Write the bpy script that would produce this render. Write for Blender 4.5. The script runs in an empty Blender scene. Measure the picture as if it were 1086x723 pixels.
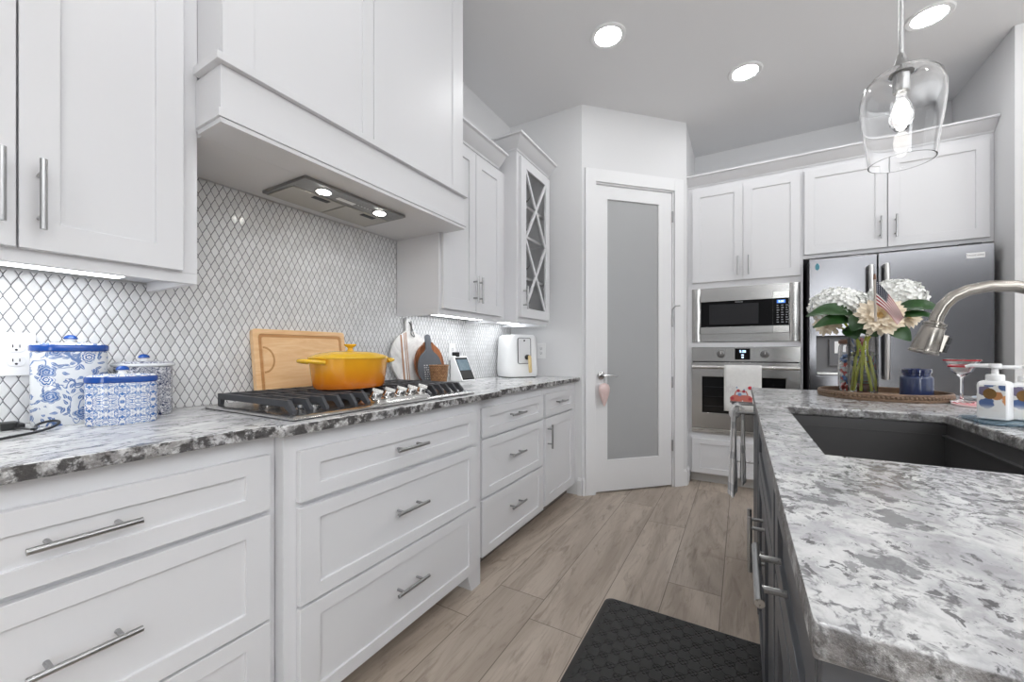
import bpy, bmesh, math, random
from mathutils import Vector, Matrix, Euler

S = bpy.context.scene
COL = S.collection
R = math.radians
PI = math.pi

# ---------------------------------------------------------------- camera
cam = bpy.data.cameras.new('camera')
cam_o = bpy.data.objects.new('camera', cam)
COL.objects.link(cam_o)
cam_o.location = (0, 0, 1.11)
cam_o.rotation_euler = (R(90), 0, R(30.0))
cam.sensor_width = 36.0
cam.lens = 36.0 * 422.0 / 1086.0
cam.shift_y = (373.0 - 361.5) / 1086.0
cam.clip_start = 0.02
S.camera = cam_o

# ---------------------------------------------------------------- world, lamps, exposure
S.view_settings.view_transform = 'Standard'
S.view_settings.look = 'None'
S.view_settings.gamma = 1.0
S.view_settings.use_curve_mapping = False
S.view_settings.exposure = 0.28
S.cycles.use_denoising = True
S.cycles.max_bounces = 10
S.cycles.diffuse_bounces = 5
S.cycles.transparent_max_bounces = 16
S.cycles.sample_clamp_indirect = 6.0
WORLD_STRENGTH = 0.22
CAN_POWER = 55.0
w = bpy.data.worlds.new('world')
S.world = w
w.use_nodes = True
bg = w.node_tree.nodes['Background']
bg.inputs[0].default_value = (.95, .98, 1.03, 1)
bg.inputs[1].default_value = WORLD_STRENGTH

def area(name, loc, rot, sx, sy, power, color=(1, 1, 1)):
    d = bpy.data.lights.new(name, 'AREA')
    d.shape = 'RECTANGLE'
    d.size, d.size_y, d.energy, d.color = sx, sy, power, color
    o = bpy.data.objects.new(name, d)
    COL.objects.link(o)
    o.location, o.rotation_euler = loc, rot
    return o
# added unseen lamps: one shaped for the fridge highlight, one for the left cabinets
area('added_rear_light', (1.75, -4.2, 1.5), (R(90), 0, 0), .9, 2.6, 44, (.95, .98, 1.0))
area('added_side_light', (4.8, 0.5, 1.6), (R(90), 0, R(90)), 4.0, 2.4, 24, (.95, .98, 1.0))
# added unseen uplights that brighten the ceiling
area('added_uplight', (2.6, -1.6, 1.85), (R(180), 0, 0), 1.0, 1.0, 150, (.95, .98, 1.0))
area('added_uplight', (3.6, .8, 1.85), (R(180), 0, 0), 1.0, 1.0, 95, (.95, .98, 1.0))

# ---------------------------------------------------------------- node helper
class N:
    def __init__(s, name):
        s.m = bpy.data.materials.new(name)
        s.m.use_nodes = True
        s.t = s.m.node_tree
        s.b = s.t.nodes['Principled BSDF']
    def node(s, typ, **kw):
        n = s.t.nodes.new(typ)
        for k, v in kw.items():
            setattr(n, k, v)
        return n
    def put(s, sock, v):
        if v is None:
            return
        if isinstance(v, bpy.types.NodeSocket):
            s.t.links.new(v, sock)
        else:
            if sock.type == 'RGBA' and not isinstance(v, (int, float)) and len(v) == 3:
                v = (*v, 1)
            if sock.type == 'RGBA' and isinstance(v, (int, float)):
                v = (v, v, v, 1)
            sock.default_value = v
    def math(s, op, a, b=None, c=None, clamp=False):
        n = s.node('ShaderNodeMath', operation=op, use_clamp=clamp)
        s.put(n.inputs[0], a)
        s.put(n.inputs[1], b)
        s.put(n.inputs[2], c)
        return n.outputs[0]
    def mix(s, f, a, b):
        n = s.node('ShaderNodeMix', data_type='RGBA')
        s.put(n.inputs[0], f)
        s.put(n.inputs[6], a)
        s.put(n.inputs[7], b)
        return n.outputs[2]
    def ss(s, v, lo, hi, a=0.0, b=1.0):
        n = s.node('ShaderNodeMapRange', interpolation_type='SMOOTHSTEP')
        s.put(n.inputs[0], v)
        for i, q in enumerate((lo, hi, a, b)):
            s.put(n.inputs[1 + i], q)
        return n.outputs[0]
    def pos(s):
        return s.node('ShaderNodeNewGeometry').outputs['Position']
    def obj(s):
        return s.node('ShaderNodeTexCoord').outputs['Object']
    def xyz(s, v):
        n = s.node('ShaderNodeSeparateXYZ')
        s.put(n.inputs[0], v)
        return n.outputs
    def comb(s, x, y, z):
        n = s.node('ShaderNodeCombineXYZ')
        for i, q in enumerate((x, y, z)):
            s.put(n.inputs[i], q)
        return n.outputs[0]
    def scale(s, v, sc, off=(0, 0, 0), rot=(0, 0, 0)):
        n = s.node('ShaderNodeMapping')
        s.put(n.inputs[0], v)
        n.inputs[1].default_value = off
        n.inputs[2].default_value = rot
        n.inputs[3].default_value = sc
        return n.outputs[0]
    def noise(s, v, sc, det=4, rough=.55, dist=0.0):
        n = s.node('ShaderNodeTexNoise')
        s.put(n.inputs['Vector'], v)
        n.inputs['Scale'].default_value = sc
        n.inputs['Detail'].default_value = det
        n.inputs['Roughness'].default_value = rough
        n.inputs['Distortion'].default_value = dist
        return n.outputs['Fac']
    def voro(s, v, sc, feature='F1', out='Distance', rand=1.0):
        n = s.node('ShaderNodeTexVoronoi', feature=feature)
        s.put(n.inputs['Vector'], v)
        n.inputs['Scale'].default_value = sc
        n.inputs['Randomness'].default_value = rand
        return n.outputs[out]
    def white(s, v):
        n = s.node('ShaderNodeTexWhiteNoise')
        s.put(n.inputs['Vector'], v)
        return n.outputs['Value']
    def bump(s, h, strength=.3, dist=.002):
        n = s.node('ShaderNodeBump')
        s.put(n.inputs['Height'], h)
        n.inputs['Strength'].default_value = strength
        n.inputs['Distance'].default_value = dist
        s.t.links.new(n.outputs[0], s.b.inputs['Normal'])
    def set(s, **kw):
        for k, v in kw.items():
            s.put(s.b.inputs[k.replace('_', ' ')], v)
        return s

def lin(r, g, b):
    f = lambda c: ((c / 255 + .055) / 1.055) ** 2.4 if c > 10 else c / 255 / 12.92
    return (f(r), f(g), f(b))

def plain(name, col, rough=.5, metal=0.0, var=.04, sc=14.0, **kw):
    n = N(name)
    f = n.noise(n.obj(), sc, 3)
    a = tuple(c * (1 - var) for c in col)
    b = tuple(min(1, c * (1 + var)) for c in col)
    n.set(Base_Color=n.mix(f, a, b), Roughness=rough, Metallic=metal, **kw)
    return n.m

def glow(name, col, strength):
    n = N(name)
    n.set(Base_Color=(*col, 1), Emission_Color=(*col, 1), Emission_Strength=strength, Roughness=.5)
    return n.m

def glass(name, col=(1, 1, 1), rough=0.0, ior=1.45):
    n = N(name)
    n.set(Base_Color=col, Roughness=rough, IOR=ior, Transmission_Weight=1.0)
    return n.m

def brushed(name, col, rough=.28, axis='X', var=.12, rv=.05):
    n = N(name)
    sc = {'X': (2, 90, 90), 'Z': (90, 90, 2), 'Y': (90, 2, 90)}[axis]
    f = n.noise(n.scale(n.obj(), sc), 4, 3, .6)
    a = tuple(c * (1 - var) for c in col)
    b = tuple(min(1, c * (1 + var)) for c in col)
    n.set(Base_Color=n.mix(f, a, b), Metallic=1.0, Roughness=n.ss(f, .2, .8, rough - rv, rough + rv * 1.5))
    return n.m

M = {}
M['paint'] = plain('white_cabinet_paint', lin(219, 219, 221), .38, var=.012, sc=3)
M['wall'] = plain('wall_paint', lin(219, 219, 220), .8, var=.012, sc=2)
M['ceil'] = plain('ceiling_paint', lin(226, 226, 227), .9, var=.01, sc=2)
M['trim'] = plain('white_trim_paint', lin(229, 229, 230), .4, var=.01, sc=3)
M['gray'] = plain('charcoal_cabinet_paint', lin(84, 86, 90), .42, var=.05, sc=4)
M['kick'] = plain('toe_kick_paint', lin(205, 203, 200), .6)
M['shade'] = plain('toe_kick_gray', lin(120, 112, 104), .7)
M['nickel'] = brushed('brushed_nickel', lin(172, 172, 172), .3, 'Y')
M['nickelz'] = brushed('brushed_nickel_upright', lin(172, 172, 172), .3, 'Z')
M['faucet'] = plain('faucet_nickel', lin(160, 155, 148), .26, 1.0, .03, 60)
M['steel'] = brushed('stainless_steel', lin(190, 189, 187), .25, 'X', .02, .008)
M['steel_l'] = brushed('light_stainless_steel', lin(215, 214, 211), .28, 'X', .06)
M['steel_d'] = brushed('fridge_stainless_steel', lin(128, 128, 131), .2, 'Z', .03, .012)
M['steel_hood'] = brushed('hood_stainless_steel', lin(150, 149, 147), .3, 'Y', .08)
M['steel_h'] = plain('satin_handle_steel', lin(196, 195, 194), .36, 1.0, .03)
M['knobsteel'] = plain('dark_knob_steel', lin(128, 127, 126), .3, 1.0, .03)
M['chrome'] = plain('polished_chrome', lin(200, 200, 200), .12, 1.0, .02)
M['iron'] = plain('cast_iron', lin(60, 61, 65), .5, 0.0, .15, 60)
M['black'] = plain('black_plastic', lin(26, 26, 28), .4)
M['black_glass'] = plain('black_oven_glass', lin(16, 16, 17), .1, Specular_IOR_Level=.25)
M['mw_glass'] = plain('microwave_window_mesh', lin(44, 44, 46), .2, Specular_IOR_Level=.25)
M['white_pl'] = plain('white_plastic', lin(236, 236, 236), .35, var=.01)
M['led'] = glow('led_light', (.95, .98, 1.0), 8.5)
M['can'] = glow('downlight_lens', (.98, .99, 1.0), CAN_POWER)
M['hoodled'] = glow('hood_lamp_lens', (1.0, .97, .92), 34.0)
M['glass'] = glass('clear_glass')
M['rim_led'] = plain('lamp_trim_white', lin(228, 228, 228), .6)
M['sink'] = plain('dark_sink_steel', lin(98, 97, 97), .32, .5, .06)

# backsplash : elongated diamond mosaic with slightly curved sides and gray joints
def tile_material():
    n = N('diamond_mosaic_tile')
    p = n.xyz(n.pos())
    D, H = .0133, .0560
    c = n.math('DIVIDE', p[1], D)
    i = n.math('FLOOR', c)
    fx = n.math('SUBTRACT', c, i)
    odd = n.math('FLOORED_MODULO', i, 2.0)
    zz = n.math('DIVIDE', p[2], H)
    tri = n.math('ABSOLUTE', n.math('SUBTRACT', n.math('MULTIPLY', n.math('FRACT', zz), 2.0), 1.0))
    sm = n.ss(tri, 0.0, 1.0)
    g = n.math('ADD', n.math('MULTIPLY', n.math('MULTIPLY_ADD', tri, 1.14, -.07, clamp=True), .72), n.math('MULTIPLY', sm, .28))
    gi = n.math('ABSOLUTE', n.math('SUBTRACT', odd, g))            # g on even columns, 1-g on odd ones
    e = n.math('SUBTRACT', fx, gi)
    ea = n.math('MULTIPLY', n.math('ABSOLUTE', e), D * .92)
    grout = n.ss(ea, .00075, .00135, 1.0, 0.0)
    right = n.math('GREATER_THAN', e, 0.0)
    line = n.math('ADD', i, right)
    lodd = n.math('FLOORED_MODULO', line, 2.0)
    row = n.math('FLOOR', n.math('ADD', n.math('ADD', zz, .5), n.math('MULTIPLY', lodd, .5)))
    rnd = n.white(n.comb(line, row, 0.0))
    tilec = n.mix(rnd, lin(216, 216, 216), lin(230, 230, 231))
    n.set(Base_Color=n.mix(grout, tilec, lin(104, 104, 108)), Roughness=n.math('ADD', n.math('MULTIPLY', grout, .6), .16))
    hgt = n.ss(ea, .0004, .0040)
    tilt = n.math('MULTIPLY', n.math('MULTIPLY', n.math('SUBTRACT', rnd, .5), fx), .22)
    n.bump(n.math('ADD', hgt, tilt), .5, .0022)
    return n.m
M['tile'] = tile_material()

def granite(name, sc, spots=(), MIDS=34, TH=.63, lo=186, hi=218, soft=.2, ed=.9):
    n = N(name)
    p = n.pos()
    v = n.scale(p, sc)
    def warped(amount, freq):
        wv = n.node('ShaderNodeVectorMath', operation='ADD')
        n.put(wv.inputs[0], v)
        n.put(wv.inputs[1], n.comb(n.math('MULTIPLY', n.noise(v, freq, 3), amount), n.math('MULTIPLY', n.noise(n.scale(v, (1, 1, 1), (3.7, 1.3, 8.1)), freq, 3), amount), 0.0))
        return wv.outputs[0]
    q = warped(.05, 18)
    big = n.noise(v, 3.2, 4, .6)
    cloud = n.noise(q, 11, 6, .62)
    mid = n.noise(q, MIDS, 6, .68)
    fine = n.noise(v, 110, 5, .7)
    base = n.mix(n.ss(cloud, .36, .62), lin(lo, lo, lo + 2), lin(hi, hi, hi - 1))
    base = n.mix(n.math('MULTIPLY', n.ss(fine, .5, .72), .5), base, lin(150, 149, 150))
    base = n.mix(n.math('MULTIPLY', n.ss(n.noise(n.scale(q, (1, 1, 1), (2.2, 6.1, 3.3)), 40, 5, .62), .46, .62), soft), base, lin(136, 135, 137))
    th = n.math('SUBTRACT', TH, n.math('MULTIPLY', n.ss(big, .38, .64), .10))      # denser flecks in some areas
    fl = n.ss(n.math('SUBTRACT', mid, th), -.02, .035)
    base = n.mix(n.math('MULTIPLY', fl, .72), base, lin(104, 103, 105))
    mid2 = n.noise(n.scale(q, (1, 1, 1), (5.1, 9.3, 2.2)), 52, 5, .68)
    base = n.mix(n.math('MULTIPLY', n.ss(n.math('SUBTRACT', mid2, th), .0, .05), .85), base, lin(70, 69, 70))
    vein = n.math('ABSOLUTE', n.math('SUBTRACT', n.noise(q, 6.5, 7, .62), .5))
    base = n.mix(n.math('MULTIPLY', n.math('MULTIPLY', n.ss(vein, .002, .016, 1.0, 0.0), n.ss(mid, .42, .56)), .75), base, lin(88, 87, 89))
    pt = n.xyz(p)
    for (sx, sy, rx, ry, a) in spots:      # gray inclusions of the slab with ragged outlines
        dx, dy = n.math('SUBTRACT', pt[0], sx), n.math('SUBTRACT', pt[1], sy)
        ca, sa = math.cos(a), math.sin(a)
        ux = n.math('DIVIDE', n.math('ADD', n.math('MULTIPLY', dx, ca), n.math('MULTIPLY', dy, sa)), rx)
        uy = n.math('DIVIDE', n.math('SUBTRACT', n.math('MULTIPLY', dy, ca), n.math('MULTIPLY', dx, sa)), ry)
        d = n.math('SQRT', n.math('ADD', n.math('MULTIPLY', ux, ux), n.math('MULTIPLY', uy, uy)))
        d = n.math('ADD', d, n.math('MULTIPLY', n.math('SUBTRACT', n.noise(p, 48, 6, .7), .5), 4.2))
        base = n.mix(n.math('MULTIPLY', n.ss(d, .72, .92, 1.0, 0.0), .85), base, lin(112, 112, 114))
    nz = n.xyz(n.node('ShaderNodeNewGeometry').outputs['Normal'])[2]
    edge = n.ss(n.math('ABSOLUTE', nz), .5, .8, 1.0, 0.0)          # chiselled, unpolished edge
    chip = n.ss(n.noise(p, 42, 6, .72), .38, .56)
    chip2 = n.ss(n.noise(n.scale(p, (1, 1, 1), (7, 2, 4)), 24, 5, .7), .455, .56)
    ebase = n.mix(n.math('MULTIPLY', chip, .75), base, lin(122, 118, 115))
    ebase = n.mix(n.math('MULTIPLY', chip2, ed), ebase, lin(46, 43, 42))
    base = n.mix(edge, base, ebase)
    n.set(Base_Color=base, Roughness=n.math('ADD', n.math('MULTIPLY', edge, .35), .18))
    n.bump(n.math('MULTIPLY', n.math('ADD', fine, n.noise(p, 40, 4)), edge), .9, .006)
    return n.m
M['granite'] = granite('streaked_white_granite', (1.0, .5, 1.0), TH=.672, lo=200, hi=228)
M['granite_i'] = granite('speckled_white_granite', (1.15, .9, 1.0),
    ((.090, .658, .022, .020, .3), (.104, .71, .012, .03, 0), (.152, .628, .026, .040, .3), (.165, .72, .012, .03, .5), (.118, .492, .030, .018, .3)), MIDS=46, TH=.612, lo=172, hi=208, soft=.5, ed=.5)

def floor_material():
    n = N('oak_plank_floor')
    p = n.xyz(n.pos())
    W, L = .229, 1.5
    a = n.math('DIVIDE', n.math('ADD', p[0], .079), W)
    i = n.math('FLOOR', a)
    fx = n.math('SUBTRACT', a, i)
    r1 = n.white(n.comb(i, 3.0, 1.0))
    b = n.math('ADD', n.math('DIVIDE', p[1], L), n.math('MULTIPLY', r1, 7.3))
    j = n.math('FLOOR', b)
    fy = n.math('SUBTRACT', b, j)
    rnd = n.white(n.comb(i, j, 5.0))
    v = n.comb(n.math('ADD', p[0], n.math('MULTIPLY', rnd, 17.0)), n.math('MULTIPLY', p[1], .16), n.math('MULTIPLY', rnd, 9.0))
    wob = n.noise(v, 4, 4, .6, 1.5)
    grain = n.noise(v, 26, 8, .66, 1.2)
    fibre = n.noise(n.scale(v, (4, .5, 1)), 60, 4, .6)
    base = n.mix(n.ss(wob, .3, .7), lin(164, 150, 136), lin(199, 186, 172))
    base = n.mix(n.math('MULTIPLY', n.ss(grain, .48, .72), .55), base, lin(122, 105, 90))
    base = n.mix(n.math('MULTIPLY', n.ss(fibre, .5, .8), .3), base, lin(120, 104, 90))
    k = n.noise(n.comb(n.math('ADD', p[0], n.math('MULTIPLY', rnd, 3.0)), n.math('MULTIPLY', p[1], .5), 2.0), 6.5, 3, .5, .6)
    base = n.mix(n.math('MULTIPLY', n.ss(k, .65, .77), .55), base, lin(104, 88, 74))
    tone = n.node('ShaderNodeHueSaturation')
    n.put(tone.inputs['Color'], base)
    n.put(tone.inputs['Value'], n.math('ADD', n.math('MULTIPLY', rnd, .16), .90))
    ex = n.math('MINIMUM', fx, n.math('SUBTRACT', 1.0, fx))
    ey = n.math('MINIMUM', fy, n.math('SUBTRACT', 1.0, fy))
    jx = n.ss(ex, .004, .011, 1.0, 0.0)
    jy = n.ss(ey, .0006, .0017, 1.0, 0.0)
    jt = n.math('MAXIMUM', jx, jy)
    n.set(Base_Color=n.mix(n.math('MULTIPLY', jt, .7), tone.outputs[0], lin(70, 58, 48)), Roughness=.42)
    n.bump(n.math('SUBTRACT', n.math('MULTIPLY', grain, .25), jt), .25, .001)
    return n.m
M['floor'] = floor_material()

def wood(name, c1, c2, axis=0, sc=1.0, rough=.45):
    n = N(name)
    s = [9.0 * sc] * 3
    s[axis] = 1.1 * sc
    v = n.scale(n.obj(), s)
    a = n.noise(v, 3, 6, .62, 1.6)
    b = n.noise(v, 16, 4, .6, .4)
    n.set(Base_Color=n.mix(n.math('ADD', n.math('MULTIPLY', n.ss(a, .3, .7), .75), n.math('MULTIPLY', b, .25)), c1, c2), Roughness=rough)
    return n.m
M['maple'] = wood('maple_board', lin(228, 180, 126), lin(246, 210, 164), 1)
M['acacia'] = wood('dark_acacia', lin(92, 50, 26), lin(170, 104, 60), 2)
M['traywood'] = wood('carved_tray_wood', lin(96, 76, 60), lin(142, 116, 94), 0, 2)
M['goldwood'] = wood('pale_wood_grip', lin(196, 168, 116), lin(222, 200, 150), 2, 2)
M['lidwood'] = wood('jar_lid_wood', lin(96, 66, 50), lin(136, 98, 76), 0, 2)

# ---------------------------------------------------------------- mesh helper
class MB:
    def __init__(s):
        s.v, s.f = [], []
    def add(s, vs, fs):
        o = len(s.v)
        s.v += [tuple(x) for x in vs]
        s.f += [tuple(o + i for i in f) for f in fs]
        return s
    def box(s, x0, x1, y0, y1, z0, z1):
        return s.add([(x0, y0, z0), (x1, y0, z0), (x1, y1, z0), (x0, y1, z0), (x0, y0, z1), (x1, y0, z1), (x1, y1, z1), (x0, y1, z1)],
                     [(0, 3, 2, 1), (4, 5, 6, 7), (0, 1, 5, 4), (1, 2, 6, 5), (2, 3, 7, 6), (3, 0, 4, 7)])
    def prism(s, poly, fn, d0, d1):
        n = len(poly)
        vs = [fn(a, b, d0) for a, b in poly] + [fn(a, b, d1) for a, b in poly]
        return s.add(vs, [tuple(range(n - 1, -1, -1)), tuple(range(n, 2 * n))] + [(i, (i + 1) % n, n + (i + 1) % n, n + i) for i in range(n)])
    def tube(s, path, r, seg=10, cap=True):
        path = [Vector(p) for p in path]
        rs = r if isinstance(r, (list, tuple)) else [r] * len(path)
        ts = []
        for i in range(len(path)):
            a, b = path[max(0, i - 1)], path[min(len(path) - 1, i + 1)]
            ts.append((b - a).normalized())
        u = ts[0].orthogonal().normalized()
        vs, fs = [], []
        for i, p in enumerate(path):
            u = (u - ts[i] * u.dot(ts[i]))
            u = u.normalized() if u.length > 1e-6 else ts[i].orthogonal().normalized()
            wv = ts[i].cross(u)
            for k in range(seg):
                a = 2 * PI * k / seg
                vs.append(p + (u * math.cos(a) + wv * math.sin(a)) * rs[i])
        for i in range(len(path) - 1):
            for k in range(seg):
                k2 = (k + 1) % seg
                fs.append((i * seg + k, i * seg + k2, (i + 1) * seg + k2, (i + 1) * seg + k))
        if cap:
            fs.append(tuple(range(seg - 1, -1, -1)))
            fs.append(tuple((len(path) - 1) * seg + k for k in range(seg)))
        return s.add(vs, fs)
    def lathe(s, prof, c=(0, 0, 0), seg=32, sx=1.0, sy=1.0, rot=0.0, frame=None, cap=True, pw=2.0):
        # prof: (radius, height) from bottom to top; pw > 2 makes the section squarer
        vs, fs = [], []
        c = Vector(c)
        cr, sr = math.cos(rot), math.sin(rot)
        for (r, h) in prof:
            for k in range(seg):
                a = 2 * PI * k / seg
                ca, sa = math.cos(a), math.sin(a)
                if pw != 2.0:
                    q = (abs(ca) ** pw + abs(sa) ** pw) ** (-1 / pw)
                    ca, sa = ca * q, sa * q
                x, y = r * ca * sx, r * sa * sy
                x, y = x * cr - y * sr, x * sr + y * cr
                p = Vector((x, y, h))
                vs.append(c + (frame @ p if frame else p))
        for i in range(len(prof) - 1):
            for k in range(seg):
                k2 = (k + 1) % seg
                fs.append((i * seg + k, i * seg + k2, (i + 1) * seg + k2, (i + 1) * seg + k))
        if cap:
            if prof[0][0] > 1e-6:
                fs.append(tuple(range(seg - 1, -1, -1)))
            if prof[-1][0] > 1e-6:
                fs.append(tuple((len(prof) - 1) * seg + k for k in range(seg)))
        return s.add(vs, fs)
    def ball(s, c, r, seg=12, sx=1, sy=1, sz=1):
        pr = [(max(1e-5, r * math.sin(PI * i / 8)), -r * sz * math.cos(PI * i / 8)) for i in range(9)]
        return s.lathe(pr, c, seg, sx, sy, cap=False)
    def disc(s, c, r, frame, t=.001, seg=20, sx=1, sy=1):
        return s.lathe([(r, 0), (r, t)], c, seg, sx, sy, frame=frame)
    def build(s, name, mat, parent=None, bevel=0.0, smooth=True, ang=35, local=False, weld=True, segs=2):
        me = bpy.data.meshes.new(name)
        off = Vector((0, 0, 0))
        if parent is not None and not local:
            off = base_of(parent)
        me.from_pydata([tuple(Vector(p) - off) for p in s.v], [], s.f)
        bm = bmesh.new()
        bm.from_mesh(me)
        if weld:
            bmesh.ops.remove_doubles(bm, verts=bm.verts, dist=1e-6)
        bmesh.ops.recalc_face_normals(bm, faces=bm.faces)
        bm.to_mesh(me)
        bm.free()
        me.materials.append(mat)
        o = bpy.data.objects.new(name, me)
        COL.objects.link(o)
        if parent is not None:
            o.parent = parent
        if smooth:
            for p in me.polygons:
                p.use_smooth = True
            me.set_sharp_from_angle(angle=R(ang))
        if bevel:
            md = o.modifiers.new('bevel', 'BEVEL')
            md.width = bevel
            md.segments = segs
            md.limit_method = 'ANGLE'
            md.angle_limit = R(40)
            md.harden_normals = True
        return o

BASE = {}
def base_of(o):
    while o is not None:
        if o.name in BASE:
            return BASE[o.name]
        o = o.parent
    return Vector((0, 0, 0))

def thing(name, label, cat, loc, rot=(0, 0, 0), group=None):
    o = bpy.data.objects.new(name, None)
    o.empty_display_size = .05
    COL.objects.link(o)
    o.location = loc
    o.rotation_euler = rot
    BASE[o.name] = Vector(loc)
    tag(o, label, cat, group)
    return o
def tag(o, label, cat, group=None):
    o['label'] = label
    o['category'] = cat
    if group:
        o['group'] = group
    return o
def structure(o):
    o['kind'] = 'structure'
    return o
def dup(root, loc, label, rot=None, group=None):
    def cp(o, par):
        c = o.copy()
        COL.objects.link(c)
        if par is not None:
            c.parent = par
        for ch in list(o.children):
            cp(ch, c)
        return c
    r = cp(root, None)
    r.location = loc
    BASE[r.name] = Vector(loc)
    if rot is not None:
        r.rotation_euler = rot
    r['label'] = label
    if group:
        r['group'] = group
    return r

def text(name, body, size, mat, parent, mtx):
    cu = bpy.data.curves.new(name, 'FONT')
    cu.body = body
    cu.size = size
    cu.extrude = .0003
    cu.align_x, cu.align_y = 'CENTER', 'CENTER'
    tmp = bpy.data.objects.new(name + '_curve', cu)
    me = bpy.data.meshes.new_from_object(tmp)
    bpy.data.objects.remove(tmp)
    me.name = name
    me.materials.clear()
    me.materials.append(mat)
    o = bpy.data.objects.new(name, me)
    COL.objects.link(o)
    o.parent = parent
    o.matrix_local = mtx
    return o

# frames for fronts: (a along the face, z, d out of the face) -> world
def face_px(x0):
    return lambda a, z, d: (x0 + d, a, z)
def face_my(y0):
    return lambda a, z, d: (a, y0 - d, z)
def face_mx(x0):
    return lambda a, z, d: (x0 - d, a, z)

def shaker(name, fn, a0, a1, z0, z1, mat, parent, st=.062, rl=.044, th=.02, rec=.008, bev=.0016, rt=None):
    rt = rl if rt is None else rt
    m = MB()
    o = [(a0, z0), (a1, z0), (a1, z1), (a0, z1)]
    i = [(a0 + st, z0 + rl), (a1 - st, z0 + rl), (a1 - st, z1 - rt), (a0 + st, z1 - rt)]
    v = [fn(a, z, .0008) for a, z in o] + [fn(a, z, th) for a, z in o] + [fn(a, z, th) for a, z in i] + [fn(a, z, th - rec) for a, z in i]
    f = [(3, 2, 1, 0)]
    for k in range(4):
        q = (k + 1) % 4
        f += [(k, q, 4 + q, 4 + k), (4 + k, 4 + q, 8 + q, 8 + k), (8 + k, 8 + q, 12 + q, 12 + k)]
    f.append((12, 13, 14, 15))
    m.add(v, f)
    return m.build(name, mat, parent, bevel=bev, smooth=True, ang=30)

def pull(fn, a, z, parent, d0, length=.155, vertical=False, r=.0061, off=.035, post=.048, mat=None):
    m = MB()
    h = length / 2
    P = (lambda s: (a, z + s)) if vertical else (lambda s: (a + s, z))
    b0, b1 = P(-h), P(h)
    m.tube([fn(*b0, d0 + off), fn(*b1, d0 + off)], r, 12)
    for s in (-post, post):
        q = P(s)
        m.tube([fn(*q, d0), fn(*q, d0 + off)], r * .8, 10)
    return m.build('handle', mat or (M['nickelz'] if vertical else M['nickel']), parent, smooth=True)

# ================================================================= room shell
XW, YE, YB, ZC = -1.71, 2.93, 4.29, 3.02
structure(MB().box(-1.85, 5.0, -4.3, 4.45, -.05, 0).build('floor', M['floor'], smooth=False))
structure(MB().box(-1.85, 5.0, -4.3, 4.45, ZC, ZC + .06).build('ceiling', M['ceil'], smooth=False))
structure(MB().box(XW - .12, XW, -4.3, 4.45, 0, ZC).build('wall_left', M['wall'], smooth=False))
structure(MB().box(-.40, 5.0, YB, YB + .12, 0, ZC).build('wall_back', M['wall'], smooth=False))
# pantry corner: end wall, diagonal wall with door opening, return wall
structure(MB().prism([(XW, YE), (-1.07, YE), (-1.07 + .0, YE + .08), (XW, YE + .08)], lambda a, b, d: (a, b, d), 0, ZC).build('wall_pantry_end', M['wall'], smooth=False))
SQ = math.sqrt(.5)
def diag(s, z, d):        # s along the diagonal from the left corner, d out of the wall into the room
    return (-1.07 + s * SQ + d * SQ, 2.93 + s * SQ - d * SQ, z)
DL = .67 / SQ
DO0, DO1, DZ = .108, .822, 2.432
m = MB()
fn3 = lambda a, b, d: diag(a, b, -d)
m.prism([(0, 0), (DO0, 0), (DO0, DZ), (DO1, DZ), (DO1, 0), (DL, 0), (DL, ZC), (0, ZC)], fn3, 0, .09)
structure(m.build('wall_pantry_diagonal', M['wall'], smooth=False))
structure(MB().box(-.52, -.40, 3.60, 4.45, 0, ZC).build('wall_pantry_return', M['wall'], smooth=False))
structure(MB().box(1.385, 5.0, 3.49, YB, 0, ZC).build('wall_right', M['wall'], smooth=False))

# backsplash
m = MB()
m.prism([(-.3, .9145), (2.9295, .9145), (2.9295, 1.33), (1.632, 1.33), (1.632, 1.738), (.5525, 1.738), (.5525, 1.33), (-.3, 1.33)],
        lambda a, b, d: (d, a, b), XW + .0005, XW + .008)
structure(m.build('wall_left_backsplash', M['tile'], smooth=False))

# pantry door
m = MB()
for (s0, s1, z0, z1) in ((DO0 - .085, DO0, 0, DZ + .1), (DO1, DO1 + .085, 0, DZ + .1), (DO0, DO1, DZ, DZ + .1)):
    m.prism([(s0, z0), (s1, z0), (s1, z1), (s0, z1)], diag, .0005, .02)
structure(m.build('trim_1', M['trim'], bevel=.003))
m = MB()
for (s0, s1, z0, z1) in ((DO0, DO0 + .012, 0, DZ), (DO1 - .012, DO1, 0, DZ), (DO0 + .012, DO1 - .012, DZ - .012, DZ)):
    m.prism([(s0, z0), (s1, z0), (s1, z1), (s0, z1)], diag, -.09, .004)
structure(m.build('trim_2', M['trim'], smooth=False))
door = thing('door_1', 'white pantry door with a tall frosted glass pane set across the corner', 'door', diag(.465, .0, 0))
door['kind'] = 'structure'
m = MB()
o = [(DO0 + .0135, .012), (DO1 - .0135, .012), (DO1 - .0135, DZ - .0135), (DO0 + .0135, DZ - .0135)]
i = [(.223, .258), (.686, .258), (.686, 2.313), (.223, 2.313)]
v = [diag(a, z, -.043) for a, z in o] + [diag(a, z, -.005) for a, z in o] + [diag(a, z, -.005) for a, z in i] + [diag(a, z, -.043) for a, z in i]
f = []
for k in range(4):
    q = (k + 1) % 4
    f += [(k, q, 4 + q, 4 + k), (4 + k, 4 + q, 8 + q, 8 + k), (8 + k, 8 + q, 12 + q, 12 + k), (12 + k, 12 + q, q, k)]
m.add(v, f)
m.build('door_frame', M['trim'], door, bevel=.002)
n = N('frosted_glass')
n.set(Base_Color=n.mix(n.noise(n.obj(), 3), lin(164, 165, 166), lin(169, 170, 171)), Roughness=.35)
M['frost'] = n.m
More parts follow.
